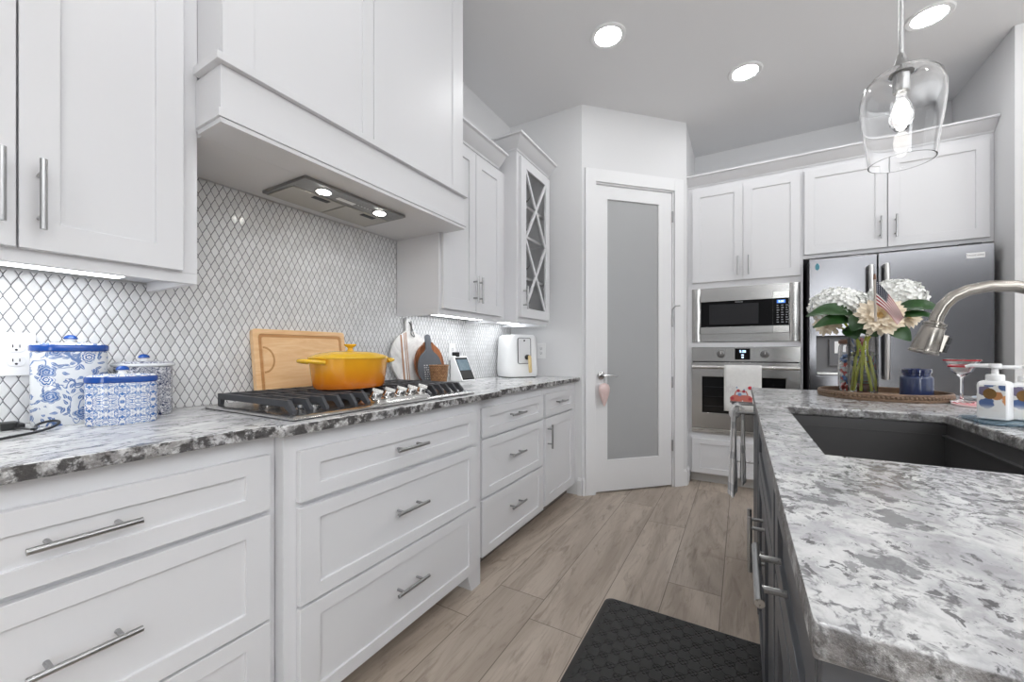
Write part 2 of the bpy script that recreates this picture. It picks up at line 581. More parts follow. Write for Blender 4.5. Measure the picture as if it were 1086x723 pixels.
MB().prism(i, diag, -.03, -.018).build('glass_pane', M['frost'], door)
for z in (.34, .86, 1.48 - .12, 2.22):
    MB().tube([diag(DO1 - .012, z - .045, .004), diag(DO1 - .012, z + .045, .004)], .007, 10).build('hinge', M['nickelz'], door)
m = MB()
m.tube([diag(DO1 - .012, 1.40, .004), diag(DO1 - .012, 1.46, .004), diag(DO1 + .0, 1.485, .03), diag(DO1 + .03, 1.487, .045)], .005, 8)
m.build('door_stop', M['nickelz'], door)
fr = Matrix((( SQ, 0, SQ), (SQ, 0, -SQ), (0, 1, 0)))        # local x along wall, y up, z out
m = MB()
m.lathe([(.031, -.004), (.031, .006), (.026, .012), (.012, .016), (.011, .045), (.013, .05), (.0, .052)], diag(.165, .925, 0), 24, frame=fr)
m.build('rosette', M['chrome'], door)
m = MB()
m.tube([diag(.165, .925, .044), diag(.20, .928, .05), diag(.24, .926, .05), diag(.275, .915, .048), diag(.285, .922, .046)], [.009, .007, .0055, .005, .003], 10)
m.build('lever', M['chrome'], door)

# ornament on the door lever
orn = thing('hanging_ornament', 'pink translucent teardrop ornament hanging from the pantry door lever', 'ornament', diag(.167, .70, .035))
n = N('pink_frosted_shell')
f = n.noise(n.obj(), 30, 4, .6, 1)
n.set(Base_Color=n.mix(f, lin(242, 226, 224), lin(224, 186, 180)), Roughness=.3, Transmission_Weight=.15)
m = MB()
pr = [(.002, .69), (.012, .705), (.025, .735), (.038, .775), (.046, .81), (.046, .835), (.036, .857), (.018, .866), (.004, .868)]
vs = []
m.lathe(pr, (*diag(.167, 0, .047)[:2], 0), 20, 1, .55, rot=R(45))
m.build('shell', n.m, orn)
m = MB()
m.tube([diag(.167, .866, .047), diag(.163, .90, .05), diag(.168, .937, .046), diag(.172, .90, .042), diag(.169, .866, .046)], .0015, 6)
m.build('cord', M['nickelz'], orn)

# baseboards
def baseboard(name, fn, a0, a1):
    m = MB()
    m.prism([(0.0005, 0), (.014, 0), (.014, .115), (.008, .125), (.006, .135), (0.0005, .135)], lambda d, z, a: fn(a, z, d), a0, a1)
    structure(m.build(name, M['trim'], smooth=False))
baseboard('baseboard_end', face_my(YE), -1.10, -1.068)
baseboard('baseboard_diagonal_left', diag, .004, DO0 - .086)
baseboard('baseboard_diagonal_right', diag, DO1 + .086, DL)
baseboard('baseboard_return', lambda a, z, d: (-.40 + d, a, z), 3.605, 3.74)
baseboard('baseboard_right', face_my(3.49), 1.40, 4.9)

# ================================================================= left run: base cabinets
XF, XB = -1.125, -1.085      # face frames: straight runs, cooktop bump-out
def base_cabinet(label, y0, y1, xf, name='base_cabinet'):
    t = thing(name, label, 'cabinet', ((XW + xf) / 2, (y0 + y1) / 2, 0))
    return t
# left drawer base
t = base_cabinet('white three-drawer base cabinet under the blue canisters, nearest the camera', -.22, .63, XF)
MB().box(XW + .001, XF, -.22, .628, .09, .883).build('body', M['paint'], t, bevel=.001)
MB().box(XW + .001, XF - .07, -.22, .628, .0005, .0895).build('toe_kick', M['kick'], t)
f = face_px(XF)
for z0, z1 in ((.683, .832), (.388, .670), (.098, .381)):
    d = shaker('drawer', f, -.10, .607, z0, z1, M['paint'], t)
    pull(f, .253, (z0 + z1) / 2 + .006 if z1 > .7 else z0 + .152, d, .02)
# cooktop base (bump-out)
t = base_cabinet('white bump-out three-drawer base cabinet under the cooktop', .63, 1.575, XB)
MB().box(XW + .001, XB, .6295, 1.575, .09, .883).build('body', M['paint'], t, bevel=.001)
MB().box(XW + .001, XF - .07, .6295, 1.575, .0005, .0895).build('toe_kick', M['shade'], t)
for (ya, yb, sgn) in ((.6295, .73, 1), (1.475, 1.575, -1)):
    if sgn > 0:
        poly = [(ya, .0005), (yb - .03, .0005), (yb - .005, .06), (yb, .0895), (ya, .0895)]
    else:
        poly = [(ya, .0895), (ya + .005, .06), (ya + .03, .0005), (yb, .0005), (yb, .0895)]
    m = MB()
    m.prism(poly, lambda a, z, d: (d, a, z), XF - .06, XB)
    m.build('foot', M['paint'], t)
f = face_px(XB)
for z0, z1 in ((.687, .832), (.397, .672), (.098, .389)):
    d = shaker('drawer', f, .665, 1.521, z0, z1, M['paint'], t)
    pull(f, 1.077, {.687: .765, .397: .543, .098: .260}[z0], d, .02)
# right drawer base
t = base_cabinet('white narrow three-drawer base cabinet between the cooktop cabinet and the corner cabinet', 1.58, 2.335, XF)
MB().box(XW + .001, XF, 1.5765, 2.334, .09, .883).build('body', M['paint'], t, bevel=.001)
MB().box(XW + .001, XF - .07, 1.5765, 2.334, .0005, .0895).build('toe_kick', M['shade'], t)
f = face_px(XF)
for z0, z1 in ((.684, .830), (.386, .671), (.095, .373)):
    d = shaker('drawer', f, 1.622, 2.318, z0, z1, M['paint'], t)
    pull(f, 1.945, {.684: .767, .386: .545, .095: .262}[z0], d, .02)
# corner cabinet: drawer over door
t = base_cabinet('white base cabinet with one drawer over one door beside the pantry wall', 2.335, 2.93, XF)
MB().box(XW + .001, XF, 2.3355, 2.9285, .09, .883).build('body', M['paint'], t, bevel=.001)
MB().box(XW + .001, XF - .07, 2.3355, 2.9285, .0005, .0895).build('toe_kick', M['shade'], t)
d = shaker('drawer', f, 2.353, 2.855, .686, .833, M['paint'], t)
pull(f, 2.575, .768, d, .02)
d = shaker('door', f, 2.353, 2.855, .104, .673, M['paint'], t, rl=.062)
pull(f, 2.385, .555, d, .02, vertical=True)

# left countertop with the bump-out
m = MB()
CF, CB = -1.085, -1.045
poly = [(XW + .0085, -.3), (CF, -.3), (CF, .575), (CF + .006, .59), (CB - .006, .605), (CB, .62), (CB, 1.70), (CB - .006, 1.715), (CF + .006, 1.735), (CF, 1.75), (CF, 2.9285), (XW + .0085, 2.9285)]
m.prism(poly, lambda a, b, d: (a, b, d), .8835, .914)
o = m.build('countertop', M['granite'], bevel=.004)
tag(o, 'long white and gray granite countertop with a rough chiselled edge along the tiled wall', 'countertop')

# ================================================================= upper cabinets, left wall
XU = -1.39
def crown(fn, a0, a1, z0, ret0=None, ret1=None, h=.08, out=.08):
    """moulding profile swept along a; mitred returns at either end when ret is a depth"""
    prof = [(0, 0), (.006, 0), (.008, .012), (.02, .02), (.04, .038), (.056, .058), (.062, .066), (out, .068), (out, h), (0, h)]
    m = MB()
    ring = []
    a_s = []
    if ret0 is not None:
        a_s.append(('r0', ret0))
    path = []
    n = len(prof)
    def sec(kind):
        if kind == 'b0': return [fn(a0 - d, z0 + z, -ret0) for d, z in prof]
        if kind == 'c0': return [fn(a0 - (d if ret0 is not None else 0), z0 + z, d) for d, z in prof]
        if kind == 'c1': return [fn(a1 + (d if ret1 is not None else 0), z0 + z, d) for d, z in prof]
        if kind == 'b1': return [fn(a1 + d, z0 + z, -ret1) for d, z in prof]
    kinds = (['b0'] if ret0 is not None else []) + ['c0', 'c1'] + (['b1'] if ret1 is not None else [])
    vs, fs = [], []
    for kd in kinds:
        vs += sec(kd)
    for r in range(len(kinds) - 1):
        for k in range(n):
            q = (k + 1) % n
            fs.append((r * n + k, r * n + q, (r + 1) * n + q, (r + 1) * n + k))
    fs.append(tuple(range(n)))
    fs.append(tuple((len(kinds) - 1) * n + k for k in range(n - 1, -1, -1)))
    return m.add(vs, fs)

def wall_cabinet(label, y0, y1, xf, z0, z1, hollow=False):
    t = thing('wall_cabinet', label, 'cabinet', (XW, (y0 + y1) / 2, z0))
    m = MB()
    x0 = XW + .009
    if not hollow:
        m.box(x0, xf, y0, y1, z0 + .03, z1)
        m.box(xf - .02, xf, y0, y1, z0, z0 + .03)
        m.box(x0, xf - .02, y0, y0 + .018, z0, z0 + .03)
        m.box(x0, xf - .02, y1 - .018, y1, z0, z0 + .03)
    else:
        m.box(x0, xf, y0, y0 + .018, z0, z1)
        m.box(x0, xf, y1 - .018, y1, z0, z1)
        m.box(x0, x0 + .012, y0 + .018, y1 - .018, z0 + .03, z1)
        m.box(x0 + .012, xf, y0 + .018, y1 - .018, z0 + .03, z0 + .05)
        m.box(x0 + .012, xf, y0 + .018, y1 - .018, z1 - .02, z1)
        m.box(xf - .02, xf, y0 + .018, y1 - .018, z0, z0 + .03)
        m.box(xf - .02, xf, y0 + .018, y0 + .045, z0 + .05, z1 - .02)
    m.build('body', M['paint'], t, bevel=.001, weld=False)
    return t
# UL1 : double doors left of the hood
ul1 = wall_cabinet('white double-door wall cabinet at the left edge of the photo above the canisters', -.14, .552, XU, 1.308, 2.31)
f = face_px(XU)
d = shaker('door', f, -.118, .211, 1.34, 2.285, M['paint'], ul1, rl=.064)
pull(f, .187, 1.462, d, .02, vertical=True)
d = shaker('door', f, .2145, .512, 1.34, 2.285, M['paint'], ul1, rl=.064)
pull(f, .244, 1.458, d, .02, vertical=True)
crown(f, -.14, .552, 2.3105).build('crown', M['paint'], ul1)
# UL2
ul2 = wall_cabinet('white double-door wall cabinet right of the range hood, lower than its glass-door neighbour', 1.633, 2.307, XU, 1.31, 2.31)
d = shaker('door', f, 1.648, 1.943, 1.343, 2.285, M['paint'], ul2, rl=.064)
pull(f, 1.921, 1.475, d, .02, vertical=True)
d = shaker('door', f, 1.947, 2.245, 1.343, 2.285, M['paint'], ul2, rl=.064)
pull(f, 1.969, 1.475, d, .02, vertical=True)
crown(f, 1.633, 2.2265, 2.3105).build('crown', M['paint'], ul2)
# UL3 : glass door with crossed muntins
XG = -1.298
ul3 = wall_cabinet('tall white wall cabinet with a crossed-muntin glass door next to the pantry corner', 2.3085, 2.80, XG, 1.31, 2.45, hollow=True)
f3 = face_px(XG)
m = MB()
o = [(2.337, 1.345), (2.787, 1.345), (2.787, 2.425), (2.337, 2.425)]
i = [(2.409, 1.41), (2.725, 1.41), (2.725, 2.361), (2.409, 2.361)]
v = [f3(a, z, .001) for a, z in o] + [f3(a, z, .021) for a, z in o] + [f3(a, z, .021) for a, z in i] + [f3(a, z, .001) for a, z in i]
fs = []
for k in range(4):
    q = (k + 1) % 4
    fs += [(k, q, 4 + q, 4 + k), (4 + k, 4 + q, 8 + q, 8 + k), (8 + k, 8 + q, 12 + q, 12 + k), (12 + k, 12 + q, q, k)]
m.add(v, fs)
d3 = m.build('door', M['paint'], ul3, bevel=.0016)
m = MB()
zm = (1.41 + 2.361) / 2
def bar(m, p, q, wd, d0, d1):
    (a0, z0), (a1, z1) = p, q
    L = math.hypot(a1 - a0, z1 - z0)
    nx, nz = -(z1 - z0) / L * wd / 2, (a1 - a0) / L * wd / 2
    m.prism([(a0 + nx, z0 + nz), (a1 + nx, z1 + nz), (a1 - nx, z1 - nz), (a0 - nx, z0 - nz)], f3, d0, d1)
for (za, zb) in ((1.41, zm), (zm, 2.361)):
    bar(m, (2.412, za + .005), (2.722, zb - .005), .02, .008, .0195)
    bar(m, (2.412, zb - .005), (2.722, za + .005), .02, .0078, .0193)
m.build('muntins', M['paint'], d3, smooth=False)
n = N('cabinet_glass')
n.set(Base_Color=(1, 1, 1), Roughness=0.0, IOR=1.3, Transmission_Weight=1.0)
MB().box(XG + .003, XG + .006, 2.4095, 2.7245, 1.4105, 2.3605).build('glass_pane', n.m, d3, smooth=False)
pull(f3, 2.366, 1.475, d3, .021, vertical=True)
for z in (1.62, 1.915, 2.13):
    MB().box(XW + .022, XG - .026, 2.3275, 2.781, z, z + .018).build('shelf', M['paint'], ul3)
crown(f3, 2.3085, 2.80, 2.4505, ret0=.33).build('crown', M['paint'], ul3)
# glassware behind the glass door
wg = thing('wine_glass', 'clear wine glass on the bottom of the glass-door cabinet, left one', 'glass', (-1.42, 2.46, 1.3605), group='stemware in the glass-door cabinet')
m = MB()
m.lathe([(.034, 0), (.034, .002), (.006, .008), (.004, .02), (.004, .085), (.02, .1), (.036, .125), (.038, .16), (.03, .21), (.028, .21), (.036, .16), (.034, .127), (.018, .104), (.0, .1)], (0, 0, 0), 20)
m.build('bowl', M['glass'], wg, local=True)
wi = 0
for z, tx in ((1.3605, 'bottom'), (1.6385, 'lowest shelf'), (1.9335, 'middle shelf'), (2.1485, 'top shelf')):
    for (x, y, nm) in ((-1.42, 2.46, 'left'), (-1.42, 2.56, 'middle'), (-1.42, 2.66, 'right')):
        if z < 1.5 and nm == 'left':
            continue
        if z > 2.1 and nm == 'middle':
            continue
        dup(wg, (x, y, z), 'clear wine glass on the %s of the glass-door cabinet, %s one' % (tx, nm))

# under-cabinet light bars
def under_light(label, y0, y1, xa, xb, z):
    t = thing('under_cabinet_light', label, 'light', ((xa + xb) / 2, (y0 + y1) / 2, z - .012), group='under-cabinet light bars')
    MB().box(xa, xb, y0, y1, z - .010, z - .0005).build('housing', M['white_pl'], t, bevel=.001)
    MB().box(xa + .006, xb - .006, y0 + .006, y1 - .006, z - .0125, z - .0103).build('diffuser', M['led'], t, smooth=False)
under_light('white light bar glowing under the wall cabinet above the canisters', -.10, .44, -1.60, -1.50, 1.338)
under_light('white light bar glowing under the double-door cabinet right of the hood', 1.68, 2.26, -1.60, -1.52, 1.34)
under_light('short white light bar glowing under the glass-door cabinet', 2.34, 2.77, -1.60, -1.52, 1.34)

# ================================================================= range hood
HY0, HY1, HX = .548, 1.652, -1.243
hood = thing('range_hood', 'white boxed range hood with a ledge moulding and panelled chimney over the cooktop', 'range hood', (XW, 1.1, 1.74))
y0, y1 = .5535, 1.6315
m = MB()
# lower box (front and returns), chimney above
m.box(XU + .0005, HX, HY0, HY1, 1.7545, 1.905)
m.box(XW + .009, XU + .0005, y0, y1, 1.7545, 1.905)
m.build('lower_box', M['paint'], hood, bevel=.0015, weld=False)
m = MB()
m.box(XW + .009, XU + .0225, y0, y1, 1.7402, 1.754)
m.box(XU + .0225, HX + .008, HY0 - .004, HY1 + .004, 1.7402, 1.754)
m.build('bottom_panel', M['paint'], hood, bevel=.001, weld=False)
m = MB()
m.box(HX, HX + .012, HY0 - .010, HY1 + .010, 1.7545, 1.778)
m.box(XU + .0225, HX, HY0 - .010, HY0 - .0005, 1.7545, 1.778)
m.box(XU + .0225, HX, HY1 + .0005, HY1 + .010, 1.7545, 1.778)
m.build('bottom_trim', M['paint'], hood, bevel=.001, weld=False)
m = MB()
m.box(XU + .0225, HX + .018, HY0 - .016, HY1 + .016, 1.9055, 1.928)
m.build('ledge', M['paint'], hood, bevel=.0015)
m = MB()
m.box(XU + .0005, HX - .012, HY0 + .004, HY1 - .006, 1.9285, 3.018)
m.box(XW + .009, XU + .0005, y0, y1, 1.9285, 3.018)
m.build('chimney', M['paint'], hood, bevel=.0015, weld=False)
fh = face_px(HX - .012)
ym = 1.073
for (ya, yb) in ((HY0 + .0045, ym - .0015), (ym + .0015, HY1 - .0065)):
    m = MB()
    m.box(HX - .0115, HX - .0035, ya, yb, 1.9285, 3.017)
    m.box(HX - .0033, HX + .002, ya, ya + (.082 if ya < .7 else .05), 1.9285, 3.017)
    m.box(HX - .0033, HX + .002, yb - (.082 if yb > 1.5 else .05), yb, 1.9285, 3.017)
    m.build('panel_door', M['paint'], hood, bevel=.0008, weld=False)
# steel insert
ins = thing('hood_insert', 'stainless steel extractor insert with two round lamps under the range hood', 'extractor', (-1.48, 1.10, 1.724))
IX0, IX1, IY0, IY1 = -1.62, -1.345, .857, 1.345
MB().box(IX0, IX1, IY0, IY1, 1.728, 1.7397).build('frame', M['steel_hood'], ins, bevel=.002)
n = N('filter_mesh')
v = n.xyz(n.pos())
wv = n.math('SINE', n.math('MULTIPLY', v[1], 2600.0))
n.set(Base_Color=n.mix(n.ss(wv, -.5, .5), lin(176, 172, 164), lin(206, 202, 194)), Metallic=.8, Roughness=.35)
M['mesh'] = n.m
for (ya, yb) in ((IY0 + .016, 1.097), (1.105, IY1 - .016)):
    fl = MB().box(IX0 + .012, IX1 - .10, ya, yb, 1.7245, 1.7278).build('filter', M['mesh'], ins, bevel=.001)
    yc = (ya + yb) / 2 + .02
    MB().box(IX1 - .138, IX1 - .112, yc - .035, yc + .035, 1.7225, 1.7243).build('filter_grip', M['black'], fl, bevel=.0008)
for yy in (.965, 1.238):
    m = MB()
    m.lathe([(.03, 1.7245), (.03, 1.7278)], (-1.395, yy, 0), 28)
    lp = m.build('lamp_rim', M['chrome'], ins)
    m = MB()
    m.lathe([(.024, 1.7225), (.025, 1.7243)], (-1.395, yy, 0), 28)
    m.build('lamp_lens', M['hoodled'], lp)
MB().box(-1.42, -1.395, 1.035, 1.115, 1.7268, 1.7279).build('label_plate', M['white_pl'], ins)
m = MB()
for k in range(5):
    m.lathe([(.003, 1.7262), (.003, 1.7279)], (-1.40 + .0, 1.130 + k * .016, 0), 10)
m.build('buttons', M['white_pl'], ins)

# ================================================================= far wall: oven tower, fridge cabinets
YF = 3.71
tw = thing('oven_cabinet', 'tall white cabinet housing the microwave and wall oven beside the pantry', 'cabinet', (0.008, 4.0, 0))
m = MB()
tx0, tx1 = -.385, .402
m.box(tx0, tx1, YF, 4.288, 1.64, 2.50)
m.box(tx0, tx0 + .017, YF, 4.288, .085, 1.64)
m.box(tx1 - .017, tx1, YF, 4.288, .085, 1.64)
m.box(tx0 + .017, tx1 - .017, YF, 4.288, 1.151, 1.188)
m.box(tx0 + .017, tx1 - .017, YF, 4.288, .085, .43)
m.build('body', M['paint'], tw, bevel=.001, weld=False)
MB().box(-.3995, tx0 - .0005, YF + .002, YF + .02, .085, 2.498).build('filler_strip', M['paint'], tw)
MB().box(tx0, tx1, YF + .075, 4.288, .0005, .0845).build('toe_kick', M['kick'], tw)
fy = face_my(YF)
d = shaker('door', fy, -.363, .0065, 1.69, 2.468, M['paint'], tw, rl=.064)
pull(fy, -.027, 1.80, d, .02, vertical=True)
d = shaker('door', fy, .0095, .384, 1.69, 2.468, M['paint'], tw, rl=.064)
pull(fy, .046, 1.80, d, .02, vertical=True)
d = shaker('drawer', fy, -.365, .384, .096, .382, M['paint'], tw)
pull(fy, .008, .235, d, .02)
fc = thing('fridge_cabinet', 'white double-door cabinet bridging over the refrigerator', 'cabinet', (.89, 4.0, 1.80))
m = MB()
m.box(.4025, 1.384, YF, 4.288, 1.81, 2.50)
m.build('body', M['paint'], fc, bevel=.001)
d = shaker('door', fy, .408, .873, 1.838, 2.468, M['paint'], fc, rl=.064)
pull(fy, .836, 1.972, d, .02, vertical=True)
d = shaker('door', fy, .878, 1.36, 1.838, 2.468, M['paint'], fc, rl=.064)
pull(fy, .915, 1.972, d, .02, vertical=True)
o = crown(fy, -.3995, 1.384, 2.5005).build('crown_molding', M['paint'])
tag(o, 'white crown molding running over the oven and fridge cabinets', 'molding')

# microwave
mw = thing('microwave', 'built-in stainless steel microwave with a black window above the wall oven', 'microwave', (.008, 3.72, 1.19))
fm = face_my(YF)
def plate(fn, a0, a1, z0, z1, d0, d1, name, mat, par, bev=.001):
    m = MB()
    m.prism([(a0, z0), (a1, z0), (a1, z1), (a0, z1)], fn, d0, d1)
    return m.build(name, mat, par, bevel=bev)
MB().box(-.30, .316, YF + .001, 4.2, 1.192, 1.636).build('case', M['black'], mw)
# pressed trim kit: bowed side panels
m = MB()
def strip(m, fn, quad, d0, d1):
    m.prism(quad, fn, d0, d1)
m2 = MB()
N_ = 24
def trim_side(m, aout, ain, z0, z1):
    vs, fs = [], []
    for k in range(N_ + 1):
        tt = k / N_
        z = z0 + (z1 - z0) * tt
        bow = .003 + .0022 * math.sin(tt * PI) + .0022 * math.sin(tt * PI * 3)
        for q in range(5):
            a = aout + (ain - aout) * q / 4
            d = (.0031 if q in (0, 4) else .0078) + (bow - .003) * .6 * math.sin(PI * q / 4)
            vs.append(fn_(a, z, d))
    for k in range(N_):
        for q in range(4):
            fs.append((k * 5 + q, k * 5 + q + 1, (k + 1) * 5 + q + 1, (k + 1) * 5 + q))
    m.add(vs, fs)
fn_ = fm
trim_side(m2, -.367, -.3005, 1.192, 1.640)
trim_side(m2, .383, .3165, 1.192, 1.640)
m2.prism([(-.3665, 1.192), (.3825, 1.192), (.3825, 1.640), (-.3665, 1.640)], fm, .0005, .003)
m2.prism([(-.3005, 1.5805), (.3165, 1.5805), (.3165, 1.640), (-.3005, 1.640)], fm, .003, .009)
m2.prism([(-.3005, 1.192), (.3165, 1.192), (.3165, 1.2565), (-.3005, 1.2565)], fm, .003, .009)
m2.build('trim_kit', M['steel'], mw, ang=50, weld=False)
dr = plate(fm, -.298, .209, 1.259, 1.578, .0035, .017, 'door', M['black_glass'], mw, .001)
plate(fm, -.298, .209, 1.525, 1.578, .0172, .022, 'door_rail', M['steel'], dr)
plate(fm, -.298, .209, 1.259, 1.314, .0172, .022, 'door_rail', M['steel'], dr)
plate(fm, -.235, .115, 1.335, 1.50, .0172, .0178, 'window', M['mw_glass'], dr, 0)
cp = plate(fm, .2105, .314, 1.259, 1.578, .0035, .017, 'control_panel', M['black_glass'], mw, .001)
plate(fm, .2105, .314, 1.525, 1.578, .0172, .022, 'panel_rail', M['steel_l'], cp)
plate(fm, .2105, .314, 1.259, 1.314, .0172, .022, 'panel_rail', M['steel_l'], cp)
M['blue'] = glow('blue_display', (.05, .16, .55), .8)
M['bluew'] = glow('display_digits', (.55, .75, 1.0), 3.0)
ds = plate(fm, .235, .29, 1.487, 1.512, .0172, .0176, 'display', M['blue'], cp, 0)
n = N('key_print')
n.set(Base_Color=lin(150, 150, 155), Roughness=.5)
M['key'] = n.m
m = MB()
for r_ in range(8):
    for c_ in range(3):
        a = .234 + c_ * .029
        z = 1.47 - r_ * .0185
        m.prism([(a, z - .003), (a + .011 + .003 * ((r_ * 7 + c_) % 3), z - .003), (a + .011 + .003 * ((r_ * 7 + c_) % 3), z + .003), (a, z + .003)], fm, .0172, .0175)
m.build('keypad', M['key'], cp, smooth=False)
def up_my(a, z, d, par):     # text frame facing -Y
    b = base_of(par)
    return Matrix.Translation(Vector((a, YF - d, z)) - b) @ Matrix.Rotation(PI / 2, 4, 'X')
text('clock_digits', '5:30', .02, M['bluew'], ds, up_my(.2625, 1.4995, .0179, mw))
M['badge'] = plain('badge_print', lin(190, 190, 192), .4)
text('badge', 'FRIGIDAIRE', .011, M['badge'], dr, up_my(-.02, 1.513, .0176, mw))

# oven
ov = thing('wall_oven', 'stainless steel wall oven with two knobs and a dish towel on its handle', 'oven', (.008, 3.72, .434))
MB().box(-.36, .377, YF + .001, 4.2, .436, 1.149).build('case', M['black'], ov)
cpn = plate(fm, -.367, .384, 1.032, 1.149, .0005, .022, 'control_panel', M['steel'], ov, .0015)
dsp = plate(fm, -.048, .058, 1.048, 1.137, .0222, .0235, 'display', M['black_glass'], cpn, .0005)
text('clock_digits', '5:30', .026, M['bluew'], dsp, up_my(.006, 1.113, .0238, ov))
m = MB()
for (a, z) in ((0.006, 1.085), (.006, 1.066)):
    m.prism([(a - .007, z - .003), (a + .007, z - .003), (a + .007, z + .003), (a - .007, z + .003)], fm, .0236, .0239)
m.build('indicator', M['bluew'], dsp, smooth=False)
fry = Matrix(((1, 0, 0), (0, 0, -1), (0, 1, 0)))
for a in (-.148, .157):
    m = MB()
    m.lathe([(.030, 0), (.030, .004), (.024, .007), (.022, .028), (.019, .031), (0, .032)], (a, YF - .022, 1.091), 28, frame=fry)
    k = m.build('knob', M['knobsteel'], cpn)
    MB().box(a - .004, a + .004, YF - .0565, YF - .054, 1.091, 1.111).build('knob_mark', M['steel_l'], k)
od = MB()
i = [(-.288, .605), (.292, .605), (.292, .905), (-.288, .905)]
o = [(-.367, .472), (.384, .472), (.384, 1.024), (-.367, 1.024)]
v = [fm(a, z, .0005) for a, z in o] + [fm(a, z, .024) for a, z in o] + [fm(a, z, .024) for a, z in i] + [fm(a, z, .012) for a, z in i]
fs = [(3, 2, 1, 0)]
for k in range(4):
    q = (k + 1) % 4
    fs += [(k, q, 4 + q, 4 + k), (4 + k, 4 + q, 8 + q, 8 + k), (8 + k, 8 + q, 12 + q, 12 + k)]
fs.append((12, 13, 14, 15))
od.add(v, fs)
od = od.build('door', M['steel'], ov, bevel=.002)
plate(fm, -.2875, .2915, .6055, .9045, .0122, .014, 'window', M['black_glass'], od, 0)
m = MB()
for z in (.66, .74, .82):
    m.tube([fm(-.27, z, .0142), fm(.27, z, .0142)], .0012, 6)
m.build('rack', M['iron'], od)
m = MB()
m.tube([fm(-.36, .985, .055), fm(.377, .985, .055)], .013, 14)
for a in (-.325, .342):
    m.box(a - .012, a + .012, YF - .05, YF - .0242, .975, .995)
m.build('handle', M['steel_l'], od, weld=False)
plate(fm, -.367, .384, .436, .470, .0005, .024, 'bottom_vent', M['steel_l'], ov, .002)

# towel on oven handle with printed truck
tol = thing('dish_towel', 'white dish towel printed with a red truck hanging on the wall oven handle', 'towel', (.004, 3.64, .63))
n = N('white_cotton')
p = n.xyz(n.pos())
n.set(Base_Color=n.mix(n.noise(n.obj(), 40, 3), lin(220, 220, 218), lin(236, 236, 234)), Roughness=.95)
n.bump(n.math('ADD', n.math('SINE', n.math('MULTIPLY', p[0], 1800.)), n.math('SINE', n.math('MULTIPLY', p[2], 1800.))), .2, .0006)
M['cotton'] = n.m
m = MB()
vs, fs = [], []
path = []
for k in range(9):
    path.append((.0725 + .003 * math.sin(k * .9), .635 + (.985 - .635) * k / 8))
for k in range(1, 6):
    a = PI * k / 6
    path.append((.055 + .0175 * math.cos(a), .985 + .0175 * math.sin(a)))
for k in range(7):
    path.append((.0365, .985 - .22 * k / 6))
cols = 13
for (d, z) in path:
    for c_ in range(cols):
        a = -.124 + .258 * c_ / (cols - 1)
        ww = .0014 * math.sin(c_ * 1.3) * max(0, min(1, (.97 - z) * 6)) if d > .05 else 0
        vs.append(fm(a, z, d + ww))
for r_ in range(len(path) - 1):
    for c_ in range(cols - 1):
        fs.append((r_ * cols + c_, r_ * cols + c_ + 1, (r_ + 1) * cols + c_ + 1, (r_ + 1) * cols + c_))
m.add(vs, fs)
tc = m.build('cloth', M['cotton'], tol)
sd = tc.modifiers.new('thick', 'SOLIDIFY')
sd.thickness = .003
sd.offset = 0
def prn(name, col, polys, d=.0775, par=None):
    m = MB()
    for pl in polys:
        m.prism(pl, fm, d, d + .0006)
    o = m.build(name, plain('print_' + name, col, .9, var=.12, sc=60), par or tc, smooth=False)
    return o
def circ(a, z, r, nn=14):
    return [(a + r * math.cos(2 * PI * k / nn), z + r * math.sin(2 * PI * k / nn)) for k in range(nn)]
cxp, czp = -.004, .752
prn('truck_body', lin(200, 116, 104), [
    [(cxp - .075, czp - .035), (cxp + .075, czp - .035), (cxp + .078, czp - .005), (cxp + .06, czp + .012), (cxp - .06, czp + .012), (cxp - .078, czp - .005)],
    [(cxp - .05, czp + .0125), (cxp + .05, czp + .0125), (cxp + .038, czp + .048), (cxp - .038, czp + .048)]])
prn('truck_window', lin(206, 214, 222), [[(cxp - .04, czp + .016), (cxp + .04, czp + .016), (cxp + .031, czp + .042), (cxp - .031, czp + .042)]], .0783)
prn('truck_trim', lin(120, 116, 118), [[(cxp - .078, czp - .046), (cxp + .078, czp - .046), (cxp + .078, czp - .036), (cxp - .078, czp - .036)],
    circ(cxp - .055, czp - .05, .012), circ(cxp + .055, czp - .05, .012)], .0790)
for (fx_, fz_, fr_) in ((-.01, .02, .013), (.02, .058, .007), (-.03, .075, .006)):
    prn('blue_star', lin(126, 150, 186), [circ(cxp + fx_, czp + fz_, fr_)], .0795)
prn('blue_balloon', lin(126, 150, 186), [circ(cxp + .082, czp + .068, .014)], .0795)
prn('red_balloon', lin(188, 52, 66), [circ(cxp + .06, czp + .074, .014)], .0800)
for (fx_, fz_, fr_) in ((-.02, .05, .012), (.018, .045, .011), (-.06, -.012, .012), (.06, -.012, .012)):
    prn('truck_flower', lin(178, 66, 74), [circ(cxp + fx_, czp + fz_, fr_)], .0800)
fwk = []
for k in range(12):
    a = 2 * PI * k / 12
    r0, r1 = .012, .032 + .006 * (k % 2)
    c, s_ = math.cos(a), math.sin(a)
    bx, bz = cxp - .075, czp + .06
    fwk.append([(bx + r0 * c - .0008 * s_, bz + r0 * s_ + .0008 * c), (bx + r1 * c - .0008 * s_, bz + r1 * s_ + .0008 * c), (bx + r1 * c + .0008 * s_, bz + r1 * s_ - .0008 * c), (bx + r0 * c + .0008 * s_, bz + r0 * s_ - .0008 * c)])
prn('firework', lin(176, 164, 172), fwk, .0785)

